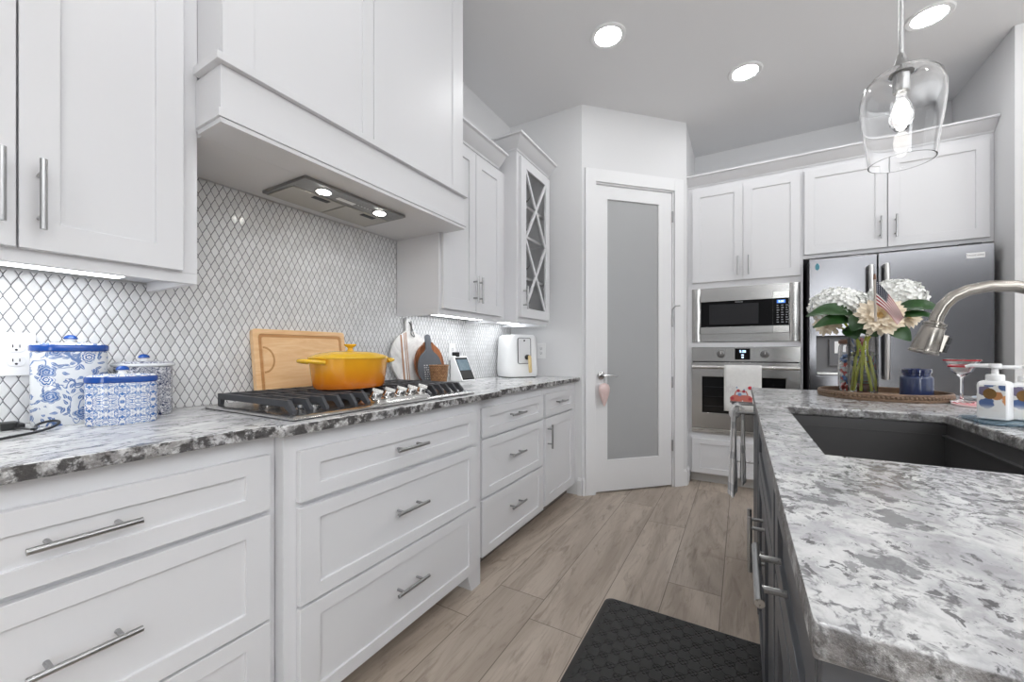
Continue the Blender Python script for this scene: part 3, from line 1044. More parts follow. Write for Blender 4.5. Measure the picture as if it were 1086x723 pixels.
# refrigerator
YR = 3.60
fd = face_my(YR)
rf = thing('refrigerator', 'stainless steel french-door refrigerator with an ice dispenser', 'refrigerator', (.888, 3.9, 0))
MB().box(.428, 1.348, YR + .062, 4.24, .03, 1.775).build('case', plain('fridge_case_gray', lin(70, 70, 72), .5), rf, bevel=.003)
dl = MB()
i = [(.470, .945), (.660, .945), (.660, 1.222), (.470, 1.222)]
o = [(.428, .762), (.8005, .762), (.8005, 1.783), (.428, 1.783)]
v = [fd(a, z, -.06) for a, z in o] + [fd(a, z, 0) for a, z in o] + [fd(a, z, 0) for a, z in i] + [fd(a, z, -.05) for a, z in i]
fs = [(3, 2, 1, 0)]
for k in range(4):
    q = (k + 1) % 4
    fs += [(k, q, 4 + q, 4 + k), (4 + k, 4 + q, 8 + q, 8 + k), (8 + k, 8 + q, 12 + q, 12 + k)]
fs.append((12, 13, 14, 15))
dl.add(v, fs)
dl = dl.build('door', M['steel_d'], rf, bevel=.004)
dsn = plate(fd, .472, .658, .947, 1.22, -.0495, -.045, 'dispenser_back', plain('dispenser_gray', lin(112, 112, 114), .4), dl, 0)
plate(fd, .472, .658, .947, .962, -.0445, .004, 'drip_tray', M['steel_l'], dl, .001)
plate(fd, .545, .648, 1.01, 1.20, -.0445, -.02, 'paddle_housing', plain('dispenser_dark', lin(92, 92, 95), .35), dl, .002)
plate(fd, .575, .615, 1.10, 1.185, -.0198, -.018, 'spec_label', M['white_pl'], dl, 0)
drr = plate(fd, .8055, 1.348, .762, 1.783, -.06, 0, 'door', M['steel_d'], rf, .004)
plate(fd, .428, 1.348, .06, .755, -.06, 0, 'freezer_drawer', M['steel_d'], rf, .004)
for a, par in ((.762, dl), (.842, drr)):
    m = MB()
    pth = []
    for k in range(13):
        tt = k / 12
        pth.append(fd(a, .93 + .765 * tt, .035 + .022 * math.sin(PI * tt)))
    m.tube([fd(a, .935, 0.0005)] + pth + [fd(a, 1.69, 0.0005)], .016, 14)
    m.build('handle', M['steel_h'], par, ang=60)
plate(fd, 1.225, 1.305, 1.697, 1.729, .0005, .002, 'badge', M['white_pl'], drr, .0005)
b = base_of(rf)
text('badge_lettering', 'FRIGIDAIRE', .0145, plain('badge_ink', lin(110, 110, 114), .4), drr, Matrix.Translation(Vector((1.265, YR - .0023, 1.713)) - b) @ Matrix.Rotation(PI / 2, 4, 'X'))
m = MB()
m.prism([(.462, 1.735), (.474, 1.752), (.486, 1.735), (.486, 1.71), (.474, 1.698), (.462, 1.71)], fd, .0005, .0012)
m.build('round_sticker', plain('teal_sticker', lin(66, 130, 146), .5), dl, smooth=False)
MB().box(1.20, 1.30, YR + .02, YR + .10, 1.7835, 1.797).build('hinge_cover', M['black'], rf, bevel=.002)
for x in (.50, 1.27):
    MB().box(x - .03, x + .03, 3.72, 3.78, .0005, .0295).build('foot', M['black'], rf)

# ================================================================= island
IY0_, IY1_ = .36, 2.555
IXL, IXR = .045, 1.15
sx0, sx1, sy0, sy1 = .138, .548, .962, 1.748
m = MB()
Z0, Z1 = .8845, .914
o = [(IXL, IY0_), (IXR, IY0_), (IXR, IY1_), (IXL, IY1_)]
i = [(sx0, sy0), (sx1, sy0), (sx1, sy1), (sx0, sy1)]
v = [(a, b, Z1) for a, b in o] + [(a, b, Z1) for a, b in i] + [(a, b, Z0) for a, b in i] + [(a, b, Z0) for a, b in o]
fs = []
for k in range(4):
    q = (k + 1) % 4
    fs += [(k, q, 4 + q, 4 + k), (4 + k, 4 + q, 8 + q, 8 + k), (8 + k, 8 + q, 12 + q, 12 + k), (12 + k, 12 + q, q, k)]
m.add(v, fs)
io = m.build('island_countertop', M['granite_i'], bevel=.007, segs=4)
tag(io, 'speckled white and gray granite island countertop with a sink cutout in the foreground', 'countertop')

XI = .075
fi = face_mx(XI)
def island_cab(label, y0, y1):
    t = thing('island_cabinet', label, 'cabinet', (.4, (y0 + y1) / 2, 0))
    return t
t = island_cab('charcoal island cabinet with a drawer over a door at the near end', .40, .93)
MB().box(XI, .70, .405, .929, .09, .884).build('body', M['gray'], t, bevel=.001)
MB().box(XI + .07, .70, .405, .929, .0005, .0895).build('toe_kick', M['gray'], t)
d = shaker('drawer', fi, .43, .91, .70, .862, M['gray'], t)
pull(fi, .725, .77, d, .02, length=.185, r=.0065, off=.034, post=.050)
d = shaker('door', fi, .43, .91, .105, .688, M['gray'], t, rl=.062)
pull(fi, .46, .56, d, .02, vertical=True)
t = island_cab('charcoal double-door sink base cabinet in the middle of the island', .93, 1.79)
m = MB()
m.box(XI, XI + .02, .9305, 1.789, .09, .884)
m.box(XI + .02, .70, .9305, .945, .09, .884)
m.box(XI + .02, .70, 1.775, 1.789, .09, .884)
m.box(XI + .02, .70, .945, 1.775, .09, .11)
m.box(.685, .70, .945, 1.775, .11, .884)
m.build('body', M['gray'], t, weld=False)
MB().box(XI + .07, .70, .9305, 1.789, .0005, .0895).build('toe_kick', M['gray'], t)
shaker('false_front', fi, .95, 1.77, .70, .862, M['gray'], t)
d = shaker('door', fi, .95, 1.3585, .105, .688, M['gray'], t, rl=.062)
pull(fi, 1.325, .56, d, .02, vertical=True)
d = shaker('door', fi, 1.3615, 1.77, .105, .688, M['gray'], t, rl=.062)
pull(fi, 1.395, .56, d, .02, vertical=True)
dw = thing('dishwasher', 'panel-front dishwasher in the island, its bar handle holding a towel', 'dishwasher', (.4, 2.1, 0))
MB().box(XI + .002, .68, 1.795, 2.40, .09, .88).build('case', M['black'], dw)
MB().box(XI + .07, .68, 1.795, 2.40, .0005, .0895).build('toe_kick', M['black'], dw)
dd = plate(face_mx(XI), 1.797, 2.398, .10, .872, .0005, .022, 'door', M['gray'], dw, .002)
m = MB()
m.tube([(-.018, 1.97, .845), (-.018, 2.36, .845)], .007, 12)
for yy in (2.0, 2.33):
    m.tube([(.0525, yy, .845), (-.018, yy, .845)], .006, 10)
m.build('handle', M['nickel'], dd)
o = MB().box(XI - .02, .72, 2.402, 2.50, .0005, .884).build('island_end_panel', M['gray'], bevel=.002)
tag(o, 'charcoal end panel closing the far end of the island', 'panel')
m = MB()
m.box(XI - .022, .76, .385, .4045, .0005, .884)
o = m.build('island_end_panel', M['gray'], bevel=.002)
tag(o, 'charcoal end panel closing the near end of the island under the countertop corner', 'panel')

# sink
sk = thing('kitchen_sink', 'dark stainless undermount workstation sink in the island', 'sink', (.343, 1.355, .66))
m = MB()
a0, a1, b0, b1 = sx0 - .006, sx1 + .006, sy0 - .006, sy1 + .006
v = []
zt, zl, zb = .8838, .85, .665
e = .012
def ring(x0, x1, y0, y1, z):
    return [(x0, y0, z), (x1, y0, z), (x1, y1, z), (x0, y1, z)]
rings = [ring(a0 - .02, a1 + .02, b0 - .02, b1 + .02, zt - .002), ring(a0 - .02, a1 + .02, b0 - .02, b1 + .02, zt), ring(a0, a1, b0, b1, zt), ring(a0, a1, b0, b1, zl), ring(a0 + e, a1 - e, b0 + .001, b1 - .001, zl), ring(a0 + e, a1 - e, b0 + .001, b1 - .001, zl - .004),
         ring(a0 + .004, a1 - .004, b0 + .0005, b1 - .0005, zl - .006), ring(a0 + .004, a1 - .004, b0 + .004, b1 - .004, zb), ]
outer = [ring(a0 - .003, a1 + .003, b0 - .003, b1 + .003, zb - .003), ring(a0 - .003, a1 + .003, b0 - .003, b1 + .003, zt - .002)]
v = [p for r_ in rings for p in r_]
fs = []
for r_ in range(len(rings) - 1):
    for k in range(4):
        q = (k + 1) % 4
        fs.append((r_ * 4 + k, r_ * 4 + q, (r_ + 1) * 4 + q, (r_ + 1) * 4 + k))
L = (len(rings) - 1) * 4
fs.append((L, L + 1, L + 2, L + 3))
m.add(v, fs)
m.build('basin', M['sink'], sk)
m = MB()
m.lathe([(.045, zb + .0005), (.045, zb + .004), (.03, zb + .003), (.0, zb + .001)], (.343, 1.50, 0), 28)
m.build('drain', M['chrome'], sk)

# faucet
fc_ = thing('kitchen_faucet', 'brushed nickel gooseneck pull-down faucet arching over the sink', 'faucet', (.635, 1.36, .914))
m = MB()
m.lathe([(.028, .9145), (.028, .922), (.02, .93), (.018, .98), (.016, 1.05)], (.635, 1.36, 0), 24)
m.build('base', M['faucet'], fc_)
cen, rr = (.518, 1.138), .122
key = [(.635, 1.045), (.637, 1.09), (.634, 1.14), (.624, 1.185), (.604, 1.222), (.575, 1.247), (.54, 1.26), (.50, 1.263), (.465, 1.256), (.44, 1.242), (.424, 1.222), (.413, 1.196), (.407, 1.17)]
m = MB()
m.tube([(x, 1.36, z) for x, z in key], .0132, 18, cap=True)
m.build('spout', M['faucet'], fc_, ang=60)
ax = Vector((.388 - .407, 0, 1.108 - 1.171)).normalized()
fx_ = Vector((0, 1, 0))
fr2 = Matrix((fx_.cross(-ax), fx_, -ax)).transposed()
hd = MB()
Lh = .066
hd.lathe([(.0, -.001), (.022, -.001), (.0275, 0.0), (.0282, .004), (.0262, .006), (.0258, .012), (.0262, .013), (.022, Lh - .006), (.0215, Lh - .004), (.0222, Lh - .003), (.0222, Lh), (.0192, Lh + .001), (.0192, Lh + .004), (.0215, Lh + .005), (.0215, Lh + .009), (.0165, Lh + .011), (.0136, Lh + .014)], Vector((.407, 1.36, 1.171)) + ax * Lh, 28, frame=fr2)
hdo = hd.build('spray_head', M['faucet'], fc_, ang=40)
pc = Vector((.407, 1.36, 1.171)) + ax * Lh * .55
px_ = fr2 @ Vector((1, 0, 0))
if px_.x < 0:
    px_ = -px_
cb = MB()
for (s0, s1, h0, h1) in ((.018, .031, -.022, .022),):
    vs = []
    for (hh) in (h0, h1):
        for (dd_) in (s0, s1):
            for yy in (-.010, .010):
                vs.append(pc + px_ * dd_ - ax * hh + Vector((0, yy, 0)))
    cb.add(vs, [(0, 1, 3, 2), (4, 6, 7, 5), (0, 4, 5, 1), (2, 3, 7, 6), (0, 2, 6, 4), (1, 5, 7, 3)])
bt = cb.build('button_housing', M['faucet'], hdo, bevel=.003)
for hh in (-.010, .010):
    cb = MB()
    vs = []
    for h_ in (hh - .008, hh + .008):
        for dd_ in (.0312, .0375):
            for yy in (-.0085, .0085):
                vs.append(pc + px_ * dd_ - ax * h_ + Vector((0, yy, 0)))
    cb.add(vs, [(0, 1, 3, 2), (4, 6, 7, 5), (0, 4, 5, 1), (2, 3, 7, 6), (0, 2, 6, 4), (1, 5, 7, 3)])
    cb.build('spray_button', M['black'], bt, bevel=.001)

# floor mat
mt = MB()
def rrect(x0, x1, y0, y1, r, nn=6):
    out = []
    for (cx_, cy_, a0_) in ((x1 - r, y1 - r, 0), (x0 + r, y1 - r, 90), (x0 + r, y0 + r, 180), (x1 - r, y0 + r, 270)):
        for k in range(nn + 1):
            a = R(a0_ + 90 * k / nn)
            out.append((cx_ + r * math.cos(a), cy_ + r * math.sin(a)))
    return out
vs, fs = [], []
lev = [(0, .0008), (.002, .004), (.028, .019), (.034, .0195)]
for (ins_, z) in lev:
    vs += [(a, b, z) for a, b in rrect(-.53 + ins_, .13 - ins_, .60 + ins_, 1.775 - ins_, .035 - ins_ * .4)]
nn = len(vs) // len(lev)
for r_ in range(len(lev) - 1):
    for k in range(nn):
        q = (k + 1) % nn
        fs.append((r_ * nn + k, r_ * nn + q, (r_ + 1) * nn + q, (r_ + 1) * nn + k))
fs.append(tuple(range(nn - 1, -1, -1)))
fs.append(tuple((len(lev) - 1) * nn + k for k in range(nn)))
mt.add(vs, fs)
n = N('black_foam_mat')
p = n.xyz(n.pos())
P_ = 2 * PI / .072
X_, Y_ = n.math('MULTIPLY', p[0], P_), n.math('MULTIPLY', p[1], P_)
def cs(v, k):
    return n.math('COSINE', n.math('MULTIPLY', v, k))
f_ = n.math('SUBTRACT', n.math('ADD', cs(X_, 1.0), cs(Y_, 1.0)), n.math('MULTIPLY', n.math('ADD', cs(X_, 3.0), cs(Y_, 3.0)), .42))
grv = n.ss(n.math('ABSOLUTE', f_), .02, .45)
n.set(Base_Color=n.mix(n.noise(n.obj(), 60, 3), lin(46, 46, 46), lin(58, 57, 56)), Roughness=.55)
inset = n.math('MULTIPLY', n.math('GREATER_THAN', p[2], .0188), grv)
n.bump(inset, 1.0, .006)
o = mt.build('floor_mat', n.m, ang=50)
tag(o, 'black cushioned anti-fatigue mat with a quatrefoil pattern on the floor beside the island', 'mat')

# ================================================================= recessed lights
def can_light(x, y, label):
    t = thing('recessed_light', label, 'light', (x, y, ZC), group='recessed ceiling lights')
    m = MB()
    m.lathe([(.105, ZC - .0005), (.105, ZC - .004), (.098, ZC - .008), (.078, ZC - .006), (.074, ZC - .001)], (x, y, 0), 40, cap=False)
    m.build('trim_ring', M['rim_led'], t)
    m = MB()
    m.lathe([(.0745, ZC - .0045), (.0745, ZC - .002)], (x, y, 0), 40)
    m.build('lens', M['can'], t)
    return t
can_light(-.70, 2.375, 'round recessed light in the ceiling nearest the range hood')
can_light(.02, 3.15, 'round recessed light in the ceiling in front of the oven cabinet')
can_light(.925, 3.15, 'round recessed light in the ceiling behind the pendant rod')
for (x, y, tx) in ((-.70, .4, 'above the aisle beside the camera'), (.35, .3, 'above the near end of the island'), (-.7, -1.4, 'behind the camera over the aisle'), (1.4, 1.2, 'over the seating side of the island'), (1.5, -1.4, 'behind the camera right of the island')):  # lamps added out of view for extra illumination
    can_light(x, y, 'added unseen recessed light in the ceiling ' + tx)

# ================================================================= pendant
PX, PY = .434, 1.694
pd = thing('pendant_lamp', 'clear glass bell pendant lamp hanging on a thin rod over the island', 'lamp', (PX, PY, 1.68))
m = MB()
m.lathe([(.06, ZC - .0005), (.06, ZC - .018), (.02, ZC - .03), (.008, ZC - .034)], (PX, PY, 0), 28)
m.build('canopy', M['nickelz'], pd)
MB().tube([(PX, PY, 2.03), (PX, PY, ZC - .02)], .0065, 12).build('rod', M['nickelz'], pd)
m = MB()
m.lathe([(.03, 1.985), (.03, 1.99), (.026, 2.0), (.016, 2.015), (.012, 2.035), (.008, 2.045)], (PX, PY, 0), 24)
m.lathe([(.019, 1.925), (.021, 1.93), (.021, 1.984)], (PX, PY, 0), 20)
m.build('socket', M['nickelz'], pd, weld=False)
outp = [(.024, 1.990), (.047, 1.988), (.074, 1.976), (.093, 1.951), (.1005, 1.917), (.1005, 1.885), (.096, 1.838), (.0895, 1.792), (.083, 1.747), (.079, 1.705)]
inn = [(r - .0028, z - (.0028 if k < 4 else 0)) for k, (r, z) in enumerate(outp)]
m = MB()
m.lathe(outp + inn[::-1] + [outp[0]], (PX, PY, 0), 64, cap=False)
n = N('pendant_glass')
n.set(Base_Color=(1, 1, 1), Roughness=0.0, IOR=1.45, Transmission_Weight=1.0)
m.build('shade', n.m, pd, ang=60)
M['bulbglow'] = glow('bulb_filament', (1.0, .97, .92), 40.0)
m = MB()
m.lathe([(.012, 1.924), (.014, 1.905), (.026, 1.875), (.030, 1.85), (.027, 1.825), (.015, 1.808), (.0, 1.803)], (PX, PY, 0), 24)
blb = m.build('bulb', M['glass'], pd)
m = MB()
m.lathe([(.004, 1.90), (.010, 1.885), (.014, 1.86), (.012, 1.838), (.004, 1.825)], (PX, PY, 0), 16)
m.build('filament', M['bulbglow'], blb)

# ================================================================= canisters
def canister_mats():
    n = N('blue_vine_ceramic')
    o = n.obj()
    x = n.xyz(o)
    wo = n.node('ShaderNodeVectorMath', operation='ADD')
    n.put(wo.inputs[0], n.scale(o, (1, .25, 1)))
    q = n.noise(o, 40, 2)
    n.put(wo.inputs[1], n.comb(n.math('MULTIPLY', q, .012), 0.0, n.math('MULTIPLY', n.noise(n.scale(o, (1, 1, 1), (3, 4, 5)), 40, 2), .012)))
    v = wo.outputs[0]
    def cells(k, off, rand=1.0):
        """offset from the nearest cell centre, its polar form and a random value per cell"""
        vv = n.scale(v, (1, 1, 1), off)
        nd = n.node('ShaderNodeTexVoronoi')
        n.put(nd.inputs['Vector'], vv)
        nd.inputs['Scale'].default_value = k
        nd.inputs['Randomness'].default_value = rand
        df = n.node('ShaderNodeVectorMath', operation='SUBTRACT')
        n.put(df.inputs[0], vv)
        n.put(df.inputs[1], nd.outputs['Position'])
        d3 = n.xyz(df.outputs[0])
        return d3[0], d3[2], n.xyz(nd.outputs['Color'])
    fx, fz, fr = cells(17, (0, 0, 0), .75)
    rr = n.math('SQRT', n.math('ADD', n.math('MULTIPLY', fx, fx), n.math('MULTIPLY', fz, fz)))
    th = n.math('ARCTAN2', fz, fx)
    lobes = n.math('ABSOLUTE', n.math('SINE', n.math('ADD', n.math('MULTIPLY', th, 3.0), n.math('MULTIPLY', fr[1], 6.0))))
    R1 = n.math('ADD', .0135, n.math('MULTIPLY', lobes, .0042))
    t1 = n.math('DIVIDE', rr, R1)                                # 1 on the scalloped outline
    isf = n.math('GREATER_THAN', fr[0], .34)
    inside = n.math('MULTIPLY', n.math('LESS_THAN', t1, 1.0), isf)
    line = n.ss(n.math('ABSOLUTE', n.math('SUBTRACT', n.math('FRACT', n.math('MULTIPLY', t1, 2.9)), .5)), .16, .30)
    fill = n.math('MULTIPLY', n.math('GREATER_THAN', fr[2], .5), .55)
    flower = n.math('MULTIPLY', inside, n.math('MAXIMUM', line, fill))
    leafs = None
    for off, k in (((3.1, 0, 1.7), 46), ((1.3, 0, 4.9), 52)):
        lx, lz, lr = cells(k, off)
        an = n.math('MULTIPLY', lr[0], 6.283)
        ca, sa = n.math('COSINE', an), n.math('SINE', an)
        a1 = n.math('ADD', n.math('MULTIPLY', lx, ca), n.math('MULTIPLY', lz, sa))
        b1 = n.math('SUBTRACT', n.math('MULTIPLY', lz, ca), n.math('MULTIPLY', lx, sa))
        a1, b1 = n.math('DIVIDE', a1, .0085), n.math('DIVIDE', b1, .0036)
        e1 = n.math('ADD', n.math('MULTIPLY', a1, a1), n.math('ABSOLUTE', b1))
        lf = n.math('MULTIPLY', n.math('LESS_THAN', e1, 1.0), n.math('GREATER_THAN', lr[1], .35))
        lf = n.math('MULTIPLY', lf, n.math('SUBTRACT', 1.0, n.math('MULTIPLY', n.math('LESS_THAN', n.math('ABSOLUTE', b1), .14), .7)))
        leafs = lf if leafs is None else n.math('MAXIMUM', leafs, lf)
    vine = n.ss(n.math('ABSOLUTE', n.math('SUBTRACT', n.noise(v, 15, 1, .5, .8), .5)), .007, .014, 1.0, 0.0)
    rest = n.math('SUBTRACT', 1.0, inside)
    al = n.math('MAXIMUM', flower, n.math('MULTIPLY', n.math('MAXIMUM', n.math('MULTIPLY', vine, .9), n.math('MULTIPLY', leafs, .9)), rest))
    blue = n.mix(n.noise(o, 45, 2), lin(34, 72, 136), lin(84, 126, 184))
    n.set(Base_Color=n.mix(al, lin(222, 225, 228), blue), Roughness=.15)
    a = n.m
    n = N('blue_damask_ceramic')
    o = n.obj()
    x = n.xyz(o)
    P = .062
    u = n.math('MULTIPLY', n.math('ABSOLUTE', n.math('SUBTRACT', n.math('FRACT', n.math('DIVIDE', x[0], P)), .5)), P)
    w_ = n.math('MULTIPLY', n.math('ABSOLUTE', n.math('SUBTRACT', n.math('FRACT', n.math('DIVIDE', x[2], P * 1.0)), .5)), P)
    v = n.comb(u, 0.0, w_)
    q = n.noise(v, 85, 2, .5, 1.2)
    s_ = n.ss(n.math('SINE', n.math('MULTIPLY', q, 36.0)), -.1, .25)
    big = n.ss(n.noise(v, 38, 1), .36, .44)
    al = n.math('MULTIPLY', s_, big)
    blue = n.mix(n.noise(o, 60, 2), lin(34, 76, 150), lin(92, 138, 198))
    n.set(Base_Color=n.mix(al, lin(224, 226, 228), blue), Roughness=.15)
    b = n.m
    n = N('navy_scroll_ceramic')
    o = n.obj()
    q = n.noise(n.scale(o, (1, .4, 1)), 70, 3, .6, 1.5)
    s_ = n.ss(n.math('SINE', n.math('MULTIPLY', q, 44.0)), -.25, .1)
    n.set(Base_Color=n.mix(s_, lin(222, 224, 228), lin(32, 44, 84)), Roughness=.15)
    return a, b, n.m
CM = canister_mats()
M['cob'] = plain('cobalt_glaze', lin(28, 74, 152), .12, var=.15)
M['porc'] = plain('white_glaze', lin(228, 230, 232), .12, var=.01)
def canister(label, c, yaw, rx, ry, hb, hl, pat, rimmat, flare, knob):
    """c: centre on the counter; hb: body height; hl: lid rim height"""
    t = thing('canister', label, 'canister', (c[0], c[1], .9145), (0, 0, yaw), group='blue and white canisters')
    k = ry / rx
    m = MB()
    m.lathe([(rx * .97, 0), (rx * .985, .004), (rx, .01), (rx, hb - .004), (rx * .98, hb)], (0, 0, 0), 56, 1, k, pw=2.3)
    m.build('body', CM[pat], t, local=True)
    m = MB()
    R1 = rx * flare
    m.lathe([(R1 * .97, hb + .0005), (R1 * 1.005, hb + .003), (R1 * 1.01, hb + hl - .003), (R1 * .985, hb + hl)], (0, 0, 0), 56, 1, k, pw=2.3)
    ld = m.build('lid', rimmat, t, local=True)
    m = MB()
    m.lathe([(R1 * .975, hb + hl + .0003), (R1 * .9, hb + hl + .004), (R1 * .4, hb + hl + .007), (.0, hb + hl + .007)], (0, 0, 0), 56, 1, k, pw=2.3)
    m.build('lid_top', CM[pat] if pat != 0 else CM[0], ld, local=True)
    z = hb + hl + .0073
    m = MB()
    m.lathe([(.010, z), (.0085, z + .006), (.013, z + .009)], (0, 0, 0), 20)
    kn = m.build('knob_neck', M['porc'], ld, local=True)
    m = MB()
    m.lathe([(.0135, z + .0093), (.0145, z + .012), (.011, z + .018), (.005, z + .021), (.0, z + .0215)], (0, 0, 0), 20)
    m.build('knob', M['cob'], kn, local=True)
    return t
canister('tallest white canister with blue flower vines and a cobalt lid rim', (-1.618, .345), R(78), .073, .062, .196, .018, 0, M['cob'], 1.03, 1)
canister('lowest canister with a blue damask pattern standing in front of the other two', (-1.485, .415), R(74), .0725, .050, .112, .017, 1, M['cob'], 1.02, 1)
canister('dark navy scroll-patterned canister with a white lid rim behind the low one', (-1.622, .503), R(73), .069, .06, .150, .010, 2, M['porc'], 1.08, 1)

# power cord on the counter
cord = thing('power_cord', 'black power cord with a plug lying on the counter below the outlet', 'cord', (-1.50, .27, .9145))
m = MB()
pth = [(-1.36, .10, .919), (-1.385, .16, .919), (-1.42, .215, .919), (-1.455, .262, .92), (-1.50, .298, .925), (-1.535, .308, .931), (-1.56, .296, .931), (-1.548, .268, .925), (-1.50, .262, .919), (-1.475, .25, .9245), (-1.49, .255, .9215), (-1.545, .248, .9205), (-1.58, .238, .92)]
def smooth_path(p, it=2):
    p = [Vector(q) for q in p]
    for _ in range(it):
        o = [p[0]]
        for a, b in zip(p, p[1:]):
            o += [a * .75 + b * .25, a * .25 + b * .75]
        p = o + [p[-1]]
    return p
m.tube(smooth_path(pth), .0032, 8)
m.build('cable', M['black'], cord)
m = MB()
m.box(-1.612, -1.575, .218, .248, .9155, .934)
m.box(-1.590, -1.560, .243, .255, .918, .931)
pg = m.build('plug', M['black'], cord, bevel=.003, weld=False)
m = MB()
for dx in (-.006, .006):
    m.box(-1.600 + dx, -1.597 + dx, .200, .2178, .921, .928)
m.build('prongs', M['chrome'], pg, weld=False)

# ================================================================= outlets
def outlet(label, fn, a0, a1, z0, z1, cols, decora=False):
    a, z = (a0 + a1) / 2, (z0 + z1) / 2
    t = thing('wall_outlet', label, 'outlet', fn(a, z0, 0))
    plate(fn, a0, a1, z0, z1, .0003, .006, 'cover_plate', M['white_pl'], t, .002)
    for ac in cols:
        for zc in (z + .019, z - .019):
            m = MB()
            m.prism([(ac + .0165 * (abs(math.cos(q)) ** .7) * (1 if math.cos(q) >= 0 else -1), zc + .0138 * (abs(math.sin(q)) ** .7) * (1 if math.sin(q) >= 0 else -1)) for q in [2 * PI * k / 24 for k in range(24)]], fn, .0062, .0075)
            s_ = m.build('socket', M['trim'], t, bevel=.0006)
            m = MB()
            for da in (-.006, .006):
                m.prism([(ac + da - .001, zc - .001), (ac + da + .001, zc - .001), (ac + da + .001, zc + .007), (ac + da - .001, zc + .007)], fn, .0076, .0079)
            m.prism([(ac + .0028 * math.cos(q), zc - .007 + .0028 * math.sin(q)) for q in [2 * PI * k / 12 for k in range(12)]], fn, .0076, .0079)
            m.build('slots', M['black'], s_, smooth=False, weld=False)
    return t
fs_ = face_px(XW + .008)
outlet('white wall outlet on the tile at the left edge beside the tall canister', fs_, .178, .296, 1.045, 1.162, (.215, .261))
outlet('white wall outlet on the tile behind the smart display', fs_, 2.095, 2.168, 1.052, 1.167, (2.1315,))
outlet('white wall outlet on the plain wall right of the air fryer', face_my(YE), -1.452, -1.376, 1.056, 1.18, (-1.414,))
# plug-in charger
ch = MB().box(XW + .0162, XW + .055, 2.122, 2.160, 1.075, 1.108).build('plug_adapter', M['black'], bevel=.004)
tag(ch, 'black plug adapter in the tile wall outlet above the smart display', 'plug')

# ================================================================= cooktop
CX0, CX1, CY0, CY1 = -1.605, -1.085, .655, 1.535
ct = thing('gas_cooktop', 'stainless steel five-burner gas cooktop with five knobs set on the granite', 'cooktop', ((CX0 + CX1) / 2, (CY0 + CY1) / 2, .9142))
m = MB()
v = []
def rr_ring(x0, x1, y0, y1, z, r):
    return [(a, b, z) for a, b in rrect(x0, x1, y0, y1, r, 5)]
rings = [rr_ring(CX0, CX1, CY0, CY1, .9172, .010), rr_ring(CX0, CX1, CY0, CY1, .9195, .010), rr_ring(CX0 + .002, CX1 - .002, CY0 + .002, CY1 - .002, .9208, .010), rr_ring(CX0 + .012, CX1 - .014, CY0 + .014, CY1 - .014, .9255, .012),
         rr_ring(CX0 + .018, CX1 - .022, CY0 + .02, CY1 - .02, .9262, .012), rr_ring(CX0 + .030, CX1 - .036, CY0 + .032, CY1 - .032, .9262, .012), rr_ring(CX0 + .036, CX1 - .044, CY0 + .038, CY1 - .038, .9257, .012)]
nn = len(rings[0])
v = [p for r_ in rings for p in r_]
fs = [tuple(range(nn - 1, -1, -1))]
for r_ in range(len(rings) - 1):
    for k in range(nn):
        q = (k + 1) % nn
        fs.append((r_ * nn + k, r_ * nn + q, (r_ + 1) * nn + q, (r_ + 1) * nn + k))
fs.append(tuple((len(rings) - 1) * nn + k for k in range(nn)))
m.add(v, fs)
M['pan'] = brushed('cooktop_steel', lin(196, 195, 193), .24, 'Y', .04, .03)
MB().box(CX0 + .004, CX1 - .004, CY0 + .004, CY1 - .004, .9145, .9171).build('shadow_gap_strip', M['black'], ct)  # black strip standing in for the contact shadow under the pan
m.build('pan', M['pan'], ct, ang=50)
# raised knob panel
KY0, KY1 = .975, 1.265
rings = []
for (g_, z) in ((0, .922), (.012, .938), (.02, .941)):
    rings.append([(a, b, z) for a, b in rrect(-1.235 + g_, -1.10 - g_ * .6, KY0 + g_, KY1 - g_, .03, 6)])
nn = len(rings[0])
m = MB()
v = [p for r_ in rings for p in r_]
fs = [tuple(range(nn - 1, -1, -1))]
for r_ in range(2):
    for k in range(nn):
        q = (k + 1) % nn
        fs.append((r_ * nn + k, r_ * nn + q, (r_ + 1) * nn + q, (r_ + 1) * nn + k))
fs.append(tuple(2 * nn + k for k in range(nn)))
m.add(v, fs)
m.build('knob_panel', M['pan'], ct, ang=40)
for k in range(5):
    yy = 1.003 + k * .0585
    tilt = Matrix.Rotation(R(22), 3, 'Y')
    m = MB()
    m.lathe([(.021, 0), (.021, .004), (.0185, .006), (.0165, .022), (.0145, .025), (0, .0255)], (-1.150, yy, .9412), 24, frame=tilt)
    kb = m.build('knob', M['pan'], ct)
    m = MB()
    vs = []
    for (px0, py0, pz0) in [(-.019, -.005, .0257), (.019, -.005, .0257), (.019, .005, .0257), (-.019, .005, .0257), (-.019, -.0035, .036), (.019, -.0035, .036), (.019, .0035, .036), (-.019, .0035, .036)]:
        vs.append(Vector((-1.150, yy, .9412)) + tilt @ (Matrix.Rotation(R(35), 3, 'Z') @ Vector((px0, py0, pz0))))
    m.add(vs, [(0, 3, 2, 1), (4, 5, 6, 7), (0, 1, 5, 4), (1, 2, 6, 5), (2, 3, 7, 6), (3, 0, 4, 7)])
    m.build('knob_grip', M['steel_l'], kb, bevel=.001)
for (x, y, r) in ((-1.48, .81, .034), (-1.25, .81, .04), (-1.42, 1.095, .052), (-1.48, 1.385, .04), (-1.25, 1.385, .034)):
    m = MB()
    m.lathe([(r * 1.25, .9218), (r * 1.25, .926), (r, .929), (r, .938), (r * .8, .939)], (x, y, 0), 28)
    bb = m.build('burner', M['chrome'], ct)
    m = MB()
    m.lathe([(r * .95, .9392), (r * .95, .944), (r * .8, .947), (0, .947)], (x, y, 0), 28)
    m.build('burner_cap', M['iron'], bb)
